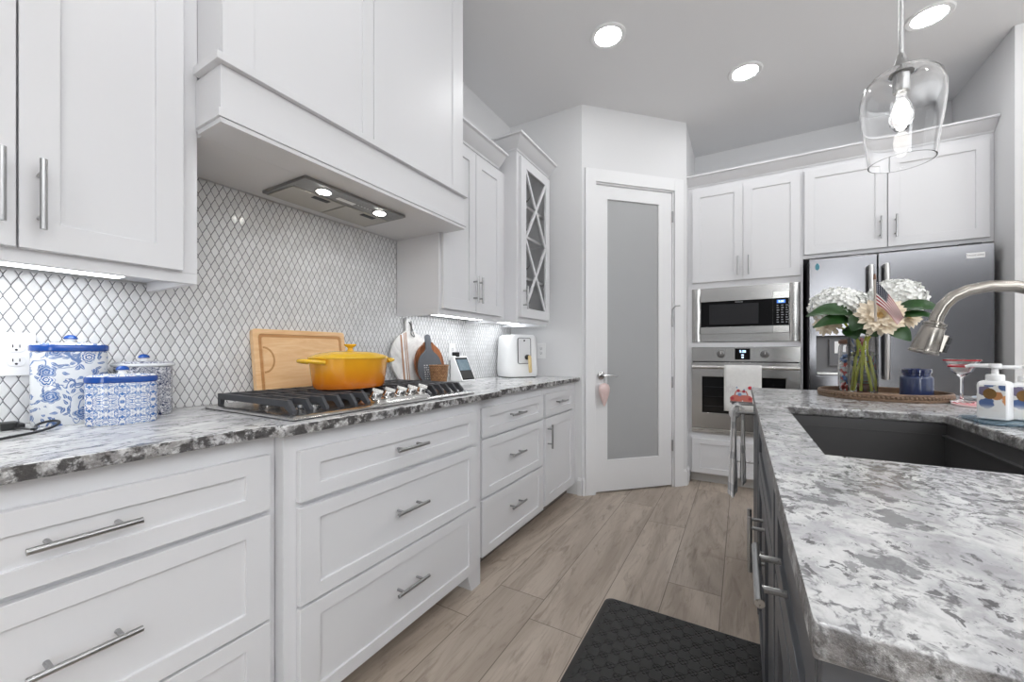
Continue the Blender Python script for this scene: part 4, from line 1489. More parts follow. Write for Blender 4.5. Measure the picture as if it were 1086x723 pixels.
def grate(label, y0, y1, xf, nf):
    t = thing('cooktop_grate', label, 'grate', (-1.35, (y0 + y1) / 2, .9255), group='cast iron cooktop grates')
    m = MB()
    zt, zb = .966, .946
    xb = -1.575
    for yy in (y0 + .007, y1 - .007):
        # side rails with sloped front and back feet
        m.prism([(xb, .9262), (xb + .016, .9262), (xb + .02, zb), (xf - .045, zb), (xf - .016, .9265), (xf, .9265), (xf, .936), (xf - .028, zt), (xb, zt)], lambda a, b, d: (a, d, b), yy - .007, yy + .007)
    step = (y1 - y0 - .014) / (nf - 1)
    for k in range(1, nf - 1):
        yy = y0 + .007 + step * k
        for (xa, xc, front) in ((xb, -1.40, False), (-1.34, xf, True)):
            if front:
                m.prism([(xa, zb), (xc - .04, zb), (xc - .016, .9265), (xc, .9265), (xc, .936), (xc - .026, zt), (xa, zt)], lambda a, b, d: (a, d, b), yy - .006, yy + .006)
            else:
                m.box(xa, xc, yy - .006, yy + .006, zb, zt)
    for xx in (xb + .006, -1.37, -1.47 if nf > 4 else -1.30):
        m.box(xx - .006, xx + .006, y0 + .014, y1 - .014, zb + .0005, zt - .0005)
    m.box(-1.232, -1.22, y0 + .014, y1 - .014, zb + .0005, zt - .0005) if xf > -1.2 else None
    m.build('bars', M['iron'], t, bevel=.0012, weld=False)
    return t
grate('left black cast iron grate on the cooktop nearest the canisters', .685, .968, -1.135, 6)
grate('middle black cast iron grate on the cooktop under the yellow pot', .972, 1.262, -1.238, 6)
grate('right black cast iron grate on the cooktop beside the round boards', 1.266, 1.510, -1.135, 6)

# dutch oven
pot = thing('dutch_oven', 'oval mustard-yellow enamelled dutch oven with lid on the cooktop', 'pot', (-1.36, 1.058, .9668), (0, 0, R(90)))
n = N('mustard_enamel')
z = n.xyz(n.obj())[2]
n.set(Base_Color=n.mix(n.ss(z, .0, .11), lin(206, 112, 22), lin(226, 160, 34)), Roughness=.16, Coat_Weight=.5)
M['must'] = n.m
M['yel'] = plain('yellow_enamel', lin(232, 184, 44), .14, var=.05)
k = .74
m = MB()
m.lathe([(.125, 0), (.138, .003), (.146, .012), (.150, .03), (.160, .112), (.1605, .116), (.155, .116), (.15, .10), (.13, .012), (0, .012)], (0, 0, 0), 64, 1, k)
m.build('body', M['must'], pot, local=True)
m = MB()
m.lathe([(.150, .1165), (.164, .1165), (.1655, .119), (.164, .123), (.150, .130), (.12, .139), (.08, .1445), (.04, .1465), (0, .147)], (0, 0, 0), 64, 1, k)
ld = m.build('lid', M['yel'], pot, local=True)
m = MB()
m.lathe([(.016, .1472), (.010, .152), (.009, .158), (.016, .164), (.023, .169), (.024, .172), (.021, .1745), (.0, .175)], (0, 0, 0), 28)
m.build('knob', M['yel'], ld, local=True)
for s_ in (-1, 1):
    m = MB()
    pth = [(s_ * .148, -.052, .104), (s_ * .178, -.046, .108), (s_ * .200, -.03, .110), (s_ * .206, 0, .1105), (s_ * .200, .03, .110), (s_ * .178, .046, .108), (s_ * .148, .052, .104)]
    m.tube(smooth_path(pth), .0075, 10)
    m.build('handle', M['yel'], pot, local=True)

# ================================================================= boards against the tile
cb_ = thing('cutting_board', 'large rectangular maple cutting board with a juice groove behind the pot', 'cutting board', (-1.640, 1.062, .9145), (0, R(-8.5), 0))
# local: x out of board face, y along wall, z up the board
fb = lambda a, z, d: (d, a, z)
m = MB()
hw, H_ = .210, .292
out = [(a - 0, b) for a, b in rrect(-hw, hw, 0, H_, .012)]
gi = [(a, b) for a, b in rrect(-hw + .02, hw - .02, .02, H_ - .02, .014)]
gj = [(a, b) for a, b in rrect(-hw + .034, hw - .034, .034, H_ - .034, .008)]
nn = len(out)
lv = [(out, -.024), (out, 0), (gi, 0), (gi, -.004), (gj, -.004), (gj, 0)]
v = [fb(a, b, d) for pl, d in lv for a, b in pl]
fs = [tuple(range(nn - 1, -1, -1))]
for r_ in range(5):
    for q in range(nn):
        q2 = (q + 1) % nn
        fs.append((r_ * nn + q, r_ * nn + q2, (r_ + 1) * nn + q2, (r_ + 1) * nn + q))
fs.append(tuple(5 * nn + q for q in range(nn)))
m.add(v, fs)
bd = m.build('board', M['maple'], cb_, local=True, bevel=.001)
M['groove'] = wood('shaded_groove_wood', lin(184, 130, 78), lin(206, 154, 100), 1)  # darker maple, the groove's shadow put into its colour
m = MB()
gk = [(a * .994, H_ / 2 + (b - H_ / 2) * .992) for a, b in gi]
gl = [(a * 1.006, H_ / 2 + (b - H_ / 2) * 1.008) for a, b in gj]
m.add([fb(a, b, -.0034) for a, b in gk] + [fb(a, b, -.0034) for a, b in gl], [(q, (q + 1) % nn, nn + (q + 1) % nn, nn + q) for q in range(nn)])
m.build('juice_groove_shade', M['groove'], bd, local=True, smooth=False)
m = MB()
for rr_, d in ((.044, .0006),):
    vs, fs = [], []
    nseg = 24
    for kk in range(nseg + 1):
        a = -PI / 2 + PI * kk / nseg
        vs.append(fb(-hw + .034 + .045 * math.cos(a), .165 + .055 * math.sin(a), .0012))
        vs.append(fb(-hw + .034 + .038 * math.cos(a), .165 + .047 * math.sin(a), .0008))
    for kk in range(nseg):
        fs.append((2 * kk, 2 * kk + 2, 2 * kk + 3, 2 * kk + 1))
    m.add(vs, fs)
m.build('well_rim', M['groove'], bd, local=True)

def paddle(name, label, cat, base, tilt, mat, rad, hl, hw_, th, flat=0.0, parts=None):
    """round board of radius rad with a handle of half-width hw_ and length hl; stands on its rim and leans on the wall"""
    t = thing(name, label, cat, base, (0, tilt, 0))
    a0 = math.asin(hw_ / rad)
    pl = []
    zc = rad
    nn = 40
    for kk in range(nn + 1):
        a = PI / 2 + a0 * 1.9 + (2 * PI - 3.8 * a0) * kk / nn
        pl.append((rad * math.cos(a), max(0.0005 + flat, zc + rad * math.sin(a))))
    top = zc + rad + hl
    pl += [(hw_ * 1.05, zc + rad * math.cos(a0) + .012), (hw_, top - hw_)]
    for kk in range(1, 8):
        a = PI * kk / 8
        pl.append((hw_ * math.cos(a), top - hw_ + hw_ * math.sin(a)))
    pl += [(-hw_, top - hw_), (-hw_ * 1.05, zc + rad * math.cos(a0) + .012)]
    m = MB()
    m.prism(pl, lambda a, z, d: (d, a, z), -th, 0)
    b = m.build('board', mat, t, local=True, bevel=.0015)
    return t, b, zc, top
n = N('white_marble_board')
f = n.noise(n.obj(), 9, 6, .6, 1.5)
n.set(Base_Color=n.mix(n.ss(f, .35, .7), lin(236, 234, 231), lin(206, 204, 202)), Roughness=.25)
wt, wbd, zc, top = paddle('marble_board', 'round white marble serving board with wood stripes and a corded handle', 'serving board', (-1.640, 1.712, .9145), R(-6.5), n.m, .158, .078, .026, .014)
for (a, wd) in ((-.075, .010), (-.048, .005), (-.034, .005)):
    m = MB()
    h = math.sqrt(.158 ** 2 - a * a) - .003
    m.prism([(a - wd / 2, zc - h), (a + wd / 2, zc - h), (a + wd / 2, zc + h), (a - wd / 2, zc + h)], lambda a_, z_, d: (d, a_, z_), .0003, .0012)
    m.build('wood_inlay', wood('inlay_wood', lin(150, 98, 60), lin(186, 130, 86), 2), wbd, local=True)
m = MB()
zt = top - .02
m.tube(smooth_path([(.002, -.004, zt), (.006, .008, zt - .02), (.008, .006, zt - .05), (.008, -.002, zt - .075), (.008, .012, zt - .085), (.008, .026, zt - .092), (.008, .022, zt - .075), (.006, .012, zt - .04), (.002, .014, zt + .004)]), .0026, 8)
m.build('cord', M['black'], wt, local=True)
paddle('wooden_board', 'dark brown round wooden board behind the slate paddle board', 'serving board', (-1.602, 1.822, .9145), R(-6), M['acacia'], .124, .012, .028, .014)
M['slate'] = plain('gray_slate', lin(92, 96, 102), .6, var=.12, sc=30)
st, sb, zc, top = paddle('slate_board', 'dark gray slate paddle board with white lettering in front of the brown board', 'serving board', (-1.572, 1.790, .9145), R(-7), M['slate'], .102, .098, .022, .010)
m = MB()
rnd = random.Random(5)
for r_ in range(7):
    z = .115 - r_ * .013
    a = -.058
    while a < .045:
        wd = rnd.uniform(.004, .014)
        m.prism([(a, z), (a + wd, z), (a + wd, z + .006), (a, z + .006)], lambda a_, z_, d: (d, a_, z_), .0003, .0008)
        a += wd + rnd.uniform(.004, .012)
m.build('chalk_marks', plain('chalk_white', lin(206, 206, 208), .9), sb, local=True, smooth=False)

# basket
bk = thing('wicker_basket', 'small round wicker basket on the counter in front of the slate board', 'basket', (-1.505, 1.768, .9145))
n = N('wicker')
o = n.obj()
x = n.xyz(o)
ang = n.math('ARCTAN2', x[1], x[0])
rowi = n.math('FLOOR', n.math('DIVIDE', x[2], .008))
wv = n.math('SINE', n.math('ADD', n.math('MULTIPLY', ang, 26.0), n.math('MULTIPLY', rowi, PI)))
rw = n.math('SINE', n.math('MULTIPLY', n.math('FRACT', n.math('DIVIDE', x[2], .008)), PI))
hgt = n.math('MULTIPLY', rw, n.ss(wv, -.8, .6, .4, 1.0))
n.set(Base_Color=n.mix(n.math('MULTIPLY', hgt, n.ss(n.noise(o, 90, 2), .2, .8)), lin(122, 82, 50), lin(214, 168, 122)), Roughness=.7)
n.bump(hgt, .8, .004)
m = MB()
m.lathe([(.040, 0), (.043, .006), (.054, .112), (.057, .118), (.054, .121), (.050, .116), (.039, .01), (0, .01)], (-1.505, 1.768, .9145), 36)
m.build('weave', n.m, bk)

# smart display
sd_ = thing('smart_display', 'white wedge-shaped smart display with a dark screen on the counter', 'smart display', (-1.625, 2.165, .9145))
Y0, Y1 = 2.095, 2.245
m = MB()
m.prism([(-1.685, .9148), (-1.582, .9148), (-1.66, 1.082), (-1.684, 1.084)], lambda a, z, d: (a, d, z), Y0, Y1)
bd = m.build('body', M['white_pl'], sd_, bevel=.004)
def slant(y, t, d):      # t up the slanted face, d out of it
    p0, p1 = Vector((-1.582, 0, .9148)), Vector((-1.66, 0, 1.082))
    dv = (p1 - p0)
    nrm = Vector((dv.z, 0, -dv.x)).normalized()
    q = p0 + dv * t + nrm * d
    return (q.x, y, q.z)
def sq(y0, y1, t0, t1, d0, d1):
    return MB().prism([(y0, t0), (y1, t0), (y1, t1), (y0, t1)], slant, d0, d1)
sc_ = sq(Y0 + .010, Y1 - .010, .06, .93, .0003, .0012).build('screen_glass', M['black_glass'], bd)
n = N('screen_picture')
f = n.noise(n.pos(), 26, 3)
n.set(Base_Color=n.mix(f, lin(70, 86, 96), lin(120, 134, 142)), Emission_Color=n.mix(f, lin(70, 86, 96), lin(120, 134, 142)), Emission_Strength=.35, Roughness=.2)
sq(Y0 + .016, Y1 - .016, .42, .86, .0014, .0018).build('screen_image', n.m, sc_, smooth=False)
sq(Y0 + .016, Y1 - .016, .10, .40, .0014, .0018).build('speaker_cloth', plain('dark_speaker_cloth', lin(62, 61, 60), .9), sc_, smooth=False)

# air fryer
af = thing('air_fryer', 'white boxy air fryer with a pale wood handle on the counter at the end wall', 'air fryer', (-1.535, 2.735, .9145), (0, 0, R(54)))
# local -y is the front
m = MB()
w_, d_ = .138, .135
m.lathe([(w_ * .93, 0), (w_ * .97, .006)], (0, 0, 0), 48, 1, d_ / w_, pw=3.6)
m.build('foot', M['black'], af, local=True)
m = MB()
m.lathe([(w_ * .98, .0065), (w_ * 1.02, .018), (w_ * 1.03, .06), (w_ * .99, .20), (w_ * .96, .29), (w_ * .93, .312), (w_ * .86, .325), (w_ * .3, .330), (0, .330)], (0, 0, 0), 56, 1, d_ / w_, pw=3.6)
bd = m.build('body', M['white_pl'], af, local=True)
ff = lambda a, z, d: (a, -d_ * (1.035 - (z - .06) * .27) - d, z)
m = MB()
o = rrect(-.055, .055, .105, .302, .014)
i = rrect(-.051, .051, .109, .298, .011)
nn = len(o)
v = [ff(a, z, .004) for a, z in o] + [ff(a, z, .004) for a, z in i] + [ff(a, z, -.006) for a, z in o] + [ff(a, z, -.006) for a, z in i]
fs = []
for k in range(nn):
    q = (k + 1) % nn
    fs += [(k, q, nn + q, nn + k), (k, 2 * nn + k, 2 * nn + q, q), (nn + k, nn + q, 3 * nn + q, 3 * nn + k)]
m.add(v, fs)
m.build('panel_outline', M['black'], bd, local=True, smooth=False)
MB().prism(i, ff, -.005, .003).build('front_panel', plain('pale_gray_plastic', lin(218, 218, 219), .25), bd, local=True, smooth=False)
m = MB()
m.lathe([(.02, 0), (.02, .012), (.016, .03)], ff(.022, .155, .003), 20, frame=Matrix(((1, 0, 0), (0, 0, -1), (0, 1, 0))))
hb = m.build('handle_hub', M['black'], bd, local=True)
m = MB()
m.tube([ff(.022, .165, .04), ff(.022, .15, .046), ff(.024, .05, .05), ff(.024, .04, .05)], [.011, .013, .013, .010], 14)
m.build('handle', M['goldwood'], hb, local=True)
m = MB()
m.lathe([(.007, 0), (.007, .001)], ff(.0, .28, .0031), 16, frame=Matrix(((1, 0, 0), (0, 0, -1), (0, 1, 0))))
m.build('emblem', M['black'], bd, local=True)

# ================================================================= island things
ZI = .9145
tray = thing('serving_tray', 'round carved wooden tray with a beaded rim on the island', 'tray', (.52, 2.285, ZI))
m = MB()
m.lathe([(.200, 0), (.205, .003), (.205, .006), (0, .006)], (.52, 2.285, ZI), 64)
m.build('floor_board', M['traywood'], tray)
m = MB()
m.lathe([(.2055, 0), (.214, .0), (.216, .004), (.216, .010), (.212, .011), (.212, .021), (.216, .022), (.216, .028), (.213, .031), (.208, .031), (.2055, .028), (.2055, 0)], (.52, 2.285, ZI), 72, cap=False)
rim = m.build('rim', M['traywood'], tray)
m = MB()
for k in range(96):
    a = 2 * PI * k / 96
    m.ball((.52 + .2125 * math.cos(a), 2.285 + .2125 * math.sin(a), ZI + .016), .0062, 8)
bo = m.build('beading', M['traywood'], rim, weld=False)
bo['kind'] = 'stuff'
ZT = ZI + .0065

# vase
VX, VY = .4597, 2.284
vs_ = thing('glass_vase', 'clear cylindrical glass vase of flower stems on the wooden tray', 'vase', (VX, VY, ZT))
m = MB()
m.lathe([(.047, 0), (.050, .003), (.051, .02), (.052, .255), (.0515, .257), (.0495, .255), (.0485, .02), (.046, .012), (0, .012)], (VX, VY, ZT), 48)
m.build('wall', M['glass'], vs_, ang=60)
n = N('vase_water')
n.set(Base_Color=(.97, .985, .97, 1), Roughness=0.0, IOR=1.33, Transmission_Weight=1.0)
m = MB()
m.lathe([(0, .0125), (.0455, .0125), (.0482, .022), (.0489, .17), (0, .17)], (VX, VY, ZT), 48)
m.build('water', n.m, vs_, ang=60)

n = N('stem_green')
n.set(Base_Color=n.mix(n.noise(n.obj(), 30, 2), lin(178, 186, 52), lin(206, 208, 92)), Roughness=.5)
M['stem'] = n.m
n = N('leaf_green')
p = n.obj()
n.set(Base_Color=n.mix(n.noise(p, 22, 3), lin(20, 48, 18), lin(44, 86, 34)), Roughness=.4)
M['leaf'] = n.m
def leaf(m, base, d, up, L, W, droop=.25):
    base, d, up = Vector(base), Vector(d).normalized(), Vector(up).normalized()
    side = d.cross(up).normalized()
    vs, fs = [], []
    nn = 9
    for k in range(nn + 1):
        t = k / nn
        wd = W * .5 * math.sin(PI * min(1, t * .96 + .03)) ** .8 * (1 - .25 * t)
        c = base + d * L * t + up * (L * (.18 * math.sin(PI * t) - droop * t * t))
        for q in (-1, -.5, 0, .5, 1):
            vs.append(c + side * wd * q + up * (abs(q) * wd * .28 + .002 * math.sin(k * 1.7 + q * 3)))
    for k in range(nn):
        for q in range(4):
            fs.append((k * 5 + q, k * 5 + q + 1, (k + 1) * 5 + q + 1, (k + 1) * 5 + q))
    m.add(vs, fs)
def petal(m, base, d, up, L, W, cup=.3, tip=.5, nn=4):
    base, d, up = Vector(base), Vector(d).normalized(), Vector(up)
    up = (up - d * up.dot(d)).normalized()
    side = d.cross(up)
    vs, fs = [], []
    for k in range(nn + 1):
        t = k / nn
        wd = W * .5 * (math.sin(PI * (t * (1 - tip * .5) + .06)) ** .7) * (1 if t < 1 else (1 - tip))
        c = base + d * L * t + up * L * cup * t * t
        for q in (-1, 0, 1):
            vs.append(c + side * wd * q + up * wd * .35 * abs(q))
    for k in range(nn):
        for q in range(2):
            fs.append((k * 3 + q, k * 3 + q + 1, (k + 1) * 3 + q + 1, (k + 1) * 3 + q))
    m.add(vs, fs)
def petal_mat(name, c1, c2):
    n = N(name)
    n.set(Base_Color=n.mix(n.noise(n.obj(), 40, 3), c1, c2), Roughness=.7, Subsurface_Weight=.0)
    return n.m
M['hyd'] = petal_mat('white_petal', lin(244, 245, 240), lin(252, 252, 250))
M['dah'] = petal_mat('cream_petal', lin(244, 228, 202), lin(250, 242, 226))
M['dahc'] = petal_mat('golden_petal', lin(236, 208, 150), lin(246, 224, 178))
def stem(t, top, bot, bend=(0, 0, 0)):
    m = MB()
    top, bot = Vector(top), Vector(bot)
    d = Vector((top.x - VX, top.y - VY, 0))
    d = d.normalized() * min(.012, d.length)
    neck = Vector((VX, VY, ZT + .235)) + d
    low = bot * .55 + Vector((VX, VY, ZT + .235)) * .45 + d * .2
    m.tube(smooth_path([bot, low, neck, neck * .35 + top * .65 + Vector((0, 0, .01)), top], 2), .0048, 10)
    return m.build('stem', M['stem'], t)
def hydrangea(label, c, rad, sz, seed, bot, leaves):
    t = thing('hydrangea_flower', label, 'flower', bot, group='white hydrangeas in the vase')
    rnd = random.Random(seed)
    c = Vector(c)
    m = MB()
    nfl = 300
    for k in range(nfl):
        zz = 1 - 1.72 * (k + .5) / nfl
        ph = k * 2.399963
        rr_ = math.sqrt(max(0, 1 - zz * zz))
        nrm = Vector((rr_ * math.cos(ph), rr_ * math.sin(ph), zz))
        jit = 1 + rnd.uniform(-.10, .08)
        p = c + Vector((nrm.x * rad, nrm.y * rad, nrm.z * sz)) * jit
        nn_ = Vector((nrm.x / rad, nrm.y / rad, nrm.z / sz)).normalized()
        nn_ = (nn_ + Vector((rnd.uniform(-.35, .35), rnd.uniform(-.35, .35), rnd.uniform(-.35, .35)))).normalized()
        u = nn_.orthogonal().normalized()
        u.rotate(Matrix.Rotation(rnd.uniform(0, PI), 3, nn_))
        v_ = nn_.cross(u)
        for q in range(4):
            a = q * PI / 2
            d = u * math.cos(a) + v_ * math.sin(a)
            petal(m, p, d + nn_ * .35, nn_, rnd.uniform(.011, .016), .015, cup=.15 + rnd.uniform(0, .35), tip=.25, nn=3)
    m.build('bloom', M['hyd'], t, ang=80, weld=False)
    core = MB()
    core.ball(c, rad * .8, 16, 1, 1, sz / rad)
    core.build('bloom_core', M['hyd'], t)
    stem(t, c - Vector((0, 0, sz * .6)), bot)
    for (b_, d_, u_, L_, W_, dr_) in leaves:
        m = MB()
        leaf(m, b_, d_, u_, L_, W_, dr_)
        m.build('leaf', M['leaf'], t, ang=80)
    return t
def dahlia(label, c, axis, rad, seed, bot, sc=1.0):
    t = thing('dahlia_flower', label, 'flower', bot, group='cream dahlias in the vase')
    rnd = random.Random(seed)
    c, ax_ = Vector(c), Vector(axis).normalized()
    u = ax_.orthogonal().normalized()
    v_ = ax_.cross(u)
    m = MB()
    mc = MB()
    for (layer, cnt, lift, ln) in ((0, 17, -.30, 1.0), (1, 17, -.05, 1.0), (2, 16, .22, .92), (3, 14, .5, .80), (4, 12, .85, .64)):
        for k in range(cnt):
            a = 2 * PI * (k + .5 * (layer % 2)) / cnt + rnd.uniform(-.1, .1)
            d = (u * math.cos(a) + v_ * math.sin(a)) + ax_ * (lift + rnd.uniform(-.08, .08))
            petal(m, c + ax_ * .004 * layer, d, ax_, rad * ln * rnd.uniform(.85, 1.12), rad * .27, cup=.12 + rnd.uniform(-.1, .1), tip=.95, nn=6)
    for (layer, cnt, lift, ln) in ((0, 12, 1.3, .50), (1, 12, 2.2, .46), (2, 10, 4.0, .42), (3, 6, 9.0, .38)):
        for k in range(cnt):
            a = 2 * PI * (k + .5 * (layer % 2)) / cnt
            d = (u * math.cos(a) + v_ * math.sin(a)) + ax_ * lift
            petal(mc, c + ax_ * .006, d, -(u * math.cos(a) + v_ * math.sin(a)), rad * ln, rad * .15, cup=.12, tip=.9, nn=4)
    mc.ball(c + ax_ * rad * .22, rad * .2, 12)
    m.build('petals', M['dah'], t, ang=80, weld=False)
    mc.build('centre_petals', M['dahc'], t, ang=80, weld=False)
    stem(t, c - ax_ * .01, bot)
    return t
def pol(deg, D, z):      # position seen from the camera's spot: bearing east of north, distance
    return (D * math.sin(R(deg)), D * math.cos(R(deg)), z)
zb_ = ZT + .019
cl = pol(9.3, 2.34, 1.315)
cr = pol(13.9, 2.40, 1.335)
hydrangea('big white hydrangea on the left of the vase', cl, .098, .075, 3, (VX - .036, VY - .010, zb_),
    [(pol(10.9, 2.27, 1.262), (-.97, -.22, .10), (.1, -.75, .65), .185, .085, .10), (pol(10.8, 2.26, 1.232), (-.92, -.38, -.02), (.1, -.75, .65), .165, .075, .12),
     (pol(11.6, 2.25, 1.262), (-.55, -.55, -.62), (-.1, -.9, .35), .10, .085, .1), (pol(11.0, 2.27, 1.225), (.35, -.5, -.35), (-.1, -.9, .35), .10, .075, .1), (pol(10.3, 2.28, 1.225), (.1, -.5, -.5), (-.2, -.9, .2), .085, .08, .1)])
hydrangea('big white hydrangea on the right of the vase behind the flag', cr, .088, .078, 8, (VX + .036, VY + .006, zb_),
    [(pol(13.5, 2.27, 1.272), (.95, -.30, .02), (-.1, -.72, .69), .155, .075, .06), (pol(13.3, 2.26, 1.238), (.93, -.36, .04), (-.1, -.72, .69), .15, .045, .05), (pol(13.2, 2.24, 1.215), (.55, -.4, -.5), (-.1, -.9, .3), .10, .07, .1)])
dahlia('cream dahlia facing the camera in front of the vase top', pol(12.75, 2.215, 1.252), (-.22, -.93, .26), .080, 4, (VX - .012, VY - .034, zb_))
dahlia('cream dahlia tucked low at the left under the white hydrangea', pol(8.55, 2.33, 1.245), (-.75, -.65, -.1), .062, 6, (VX + .022, VY - .024, zb_))
dahlia('cream dahlia tucked low at the right behind the flag tip', pol(14.5, 2.33, 1.258), (.6, -.75, .15), .06, 7, (VX - .030, VY - .018, zb_))
# flag
fg = thing('small_flag', 'small american flag on a wooden stick among the flowers', 'flag', (VX + .004, VY - .036, zb_))
p0, p1 = Vector(pol(12.42, 2.13, 1.23)), Vector(pol(12.35, 2.125, 1.395))
m = MB()
m.tube([p0, p1], .0042, 10)
st_ = m.build('stick', plain('pale_stick', lin(176, 166, 156), .6), fg)
m = MB()
m.tube([p1 + (p1 - p0).normalized() * .0003, p1 + (p1 - p0).normalized() * .022], [.0052, .0035], 10)
m.build('stick_tip', M['lidwood'], st_)
# cloth hangs from the stick and drapes down to the right; u along the fly, v down the hoist
n = N('stars_and_stripes')
uvn = n.node('ShaderNodeUVMap')
uu = n.xyz(uvn.outputs[0])
stripe = n.math('GREATER_THAN', n.math('FLOORED_MODULO', n.math('FLOOR', n.math('MULTIPLY', uu[1], 13.0)), 2.0), .5)
col = n.mix(stripe, lin(150, 22, 40), lin(228, 224, 220))
canton = n.math('MULTIPLY', n.math('LESS_THAN', uu[0], .42), n.math('LESS_THAN', uu[1], .538))
cu, cv = n.math('FRACT', n.math('MULTIPLY', uu[0], 14.3)), n.math('FRACT', n.math('MULTIPLY', uu[1], 11.2))
du, dv = n.math('SUBTRACT', cu, .5), n.math('SUBTRACT', cv, .5)
star = n.math('LESS_THAN', n.math('ADD', n.math('MULTIPLY', du, du), n.math('MULTIPLY', dv, dv)), .045)
col = n.mix(canton, col, n.mix(star, lin(18, 26, 52), lin(226, 226, 228)))
n.set(Base_Color=col, Roughness=.8)
nu, nv = 18, 13
right = Vector((math.cos(R(12.5)), -math.sin(R(12.5)), 0))
near = Vector((-math.sin(R(12.5)), -math.cos(R(12.5)), 0))
vs, fs, uvs = [], [], []
for a in range(nu + 1):
    for b in range(nv + 1):
        u, v_ = a / nu, b / nv
        hoist = p1 + (p0 - p1) * (.03 + .56 * v_)
        # the fly edge gathers and sinks
        x = .088 * u * (1 - .12 * u)
        z = -.120 * u - .030 * u * u + .066 * u * v_
        fold = .006 * math.sin(u * 9 + v_ * 5) * u
        vs.append(hoist + right * (x * (1 - .25 * v_) + .004) + Vector((0, 0, z)) + near * (fold + .004))
        uvs.append((u, v_))
for a in range(nu):
    for b in range(nv):
        q = a * (nv + 1) + b
        fs.append((q, q + 1, q + nv + 2, q + nv + 1))
fm_ = MB()
fm_.add(vs, fs)
fo = fm_.build('cloth', n.m, fg, ang=80, weld=False)
ul = fo.data.uv_layers.new(name='UVMap')
for lp in fo.data.loops:
    ul.data[lp.index].uv = uvs[lp.vertex_index]

# candy jar
JX, JY = pol(10.6, 2.44, 0)[:2]
jr = thing('candy_jar', 'glass jar of red white and blue candy with a wooden lid behind the vase', 'jar', (JX, JY, ZT))
m = MB()
m.lathe([(.040, 0), (.051, .008), (.055, .04), (.055, .185), (.052, .215), (.047, .225), (.045, .225), (.050, .213), (.0525, .185), (.0525, .04), (.048, .012), (0, .010)], (JX, JY, ZT), 40)
m.build('glass_body', M['glass'], jr, ang=60)
m = MB()
m.lathe([(.049, .2255), (.053, .229), (.054, .239), (.048, .247), (.0, .250)], (JX, JY, ZT), 32)
m.build('lid', M['lidwood'], jr)
rnd = random.Random(12)
for (nm, colr) in (('red', lin(196, 66, 62)), ('blue', lin(66, 108, 168)), ('white', lin(230, 230, 230))):
    m = MB()
    k = 0
    while k < 40:
        a, r_, z = rnd.uniform(0, 2 * PI), .042 * math.sqrt(rnd.uniform(.3, 1)), rnd.uniform(.024, .18)
        m.ball((JX + r_ * math.cos(a), JY + r_ * math.sin(a), ZT + z), .0095, 10)
        k += 1
    cbo = m.build(nm + '_candies', plain('candy_' + nm, colr, .25), jr, weld=False)
    cbo['kind'] = 'stuff'

# candle jar
KX, KY = pol(15.46, 2.37, 0)[:2]
cd = thing('candle_jar', 'squat dark blue glass candle jar on the wooden tray', 'candle', (KX, KY, ZT))
n = N('blue_frosted_glass')
n.set(Base_Color=n.mix(n.noise(n.obj(), 60, 3), lin(30, 44, 82), lin(50, 66, 108)), Roughness=.28, Transmission_Weight=.12, Coat_Weight=.6)
m = MB()
m.lathe([(.046, 0), (.0505, .003), (.0515, .01), (.0515, .078), (.050, .084), (.046, .088), (0, .088)], (KX, KY, ZT), 40)
m.build('jar', n.m, cd)
n = N('blue_clear_glass')
n.set(Base_Color=lin(18, 40, 98), Roughness=.05, Coat_Weight=1.0, Transmission_Weight=.35)
m = MB()
m.lathe([(.046, .0883), (.043, .091), (.043, .099), (.047, .102), (.047, .115), (.044, .118), (.041, .115), (.040, .104), (0, .102)], (KX, KY, ZT), 40)
m.build('jar_neck', n.m, cd)
m = MB()
m.lathe([(.0016, .1025), (.0016, .112)], (KX, KY, ZT), 8)
m.build('wick', M['black'], cd)

# plates and cocktail glass
def stripe_mat(name, c1, c2, k):
    n = N(name)
    x = n.xyz(n.obj())
    r_ = n.math('SQRT', n.math('ADD', n.math('MULTIPLY', x[0], x[0]), n.math('MULTIPLY', x[1], x[1])))
    s_ = n.ss(n.math('SINE', n.math('ADD', n.math('MULTIPLY', r_, k), n.math('MULTIPLY', n.noise(n.obj(), 20, 2), 1.2))), -.2, .2)
    n.set(Base_Color=n.mix(s_, c1, c2), Roughness=.7)
    return n.m
PLX, PLY = .782, 2.083
pl = thing('red_placemat', 'round red and white striped coaster mat under the cocktail glass', 'mat', (PLX, PLY, ZI))
m = MB()
m.lathe([(.107, 0), (.109, .002), (.108, .006), (.098, .008), (0, .008)], (PLX, PLY, ZI), 48)
m.build('weave', stripe_mat('red_white_weave', lin(196, 70, 84), lin(232, 206, 206), 420), pl)
bp = thing('blue_plate', 'navy blue plate with a white centre behind the soap bottles', 'plate', (.905, 2.31, ZI))
m = MB()
m.lathe([(.06, 0), (.065, .002), (.098, .012), (.099, .014), (.095, .0145), (.063, .006), (0, .005)], (.905, 2.31, ZI), 44)
m.build('dish', stripe_mat('navy_white_glaze', lin(38, 58, 92), lin(190, 200, 212), 66), bp)
GX, GY = pol(18.5, 2.24, 0)[:2]
mg = thing('cocktail_glass', 'stemmed cocktail glass with red spiral stripes on the striped mat', 'glass', (GX, GY, ZI + .0085))
z0 = ZI + .0085
m = MB()
m.lathe([(.031, 0), (.032, .0015), (.012, .005), (.005, .012), (.004, .03), (.004, .088), (.008, .094), (.025, .112), (.049, .158), (.0495, .160), (.0475, .160), (.024, .1145), (.006, .099), (0, .0975)], (GX, GY, z0), 40)
m.build('bowl', M['glass'], mg, ang=60)
n = N('red_glass_stripe')
n.set(Base_Color=lin(186, 30, 48), Roughness=.15)
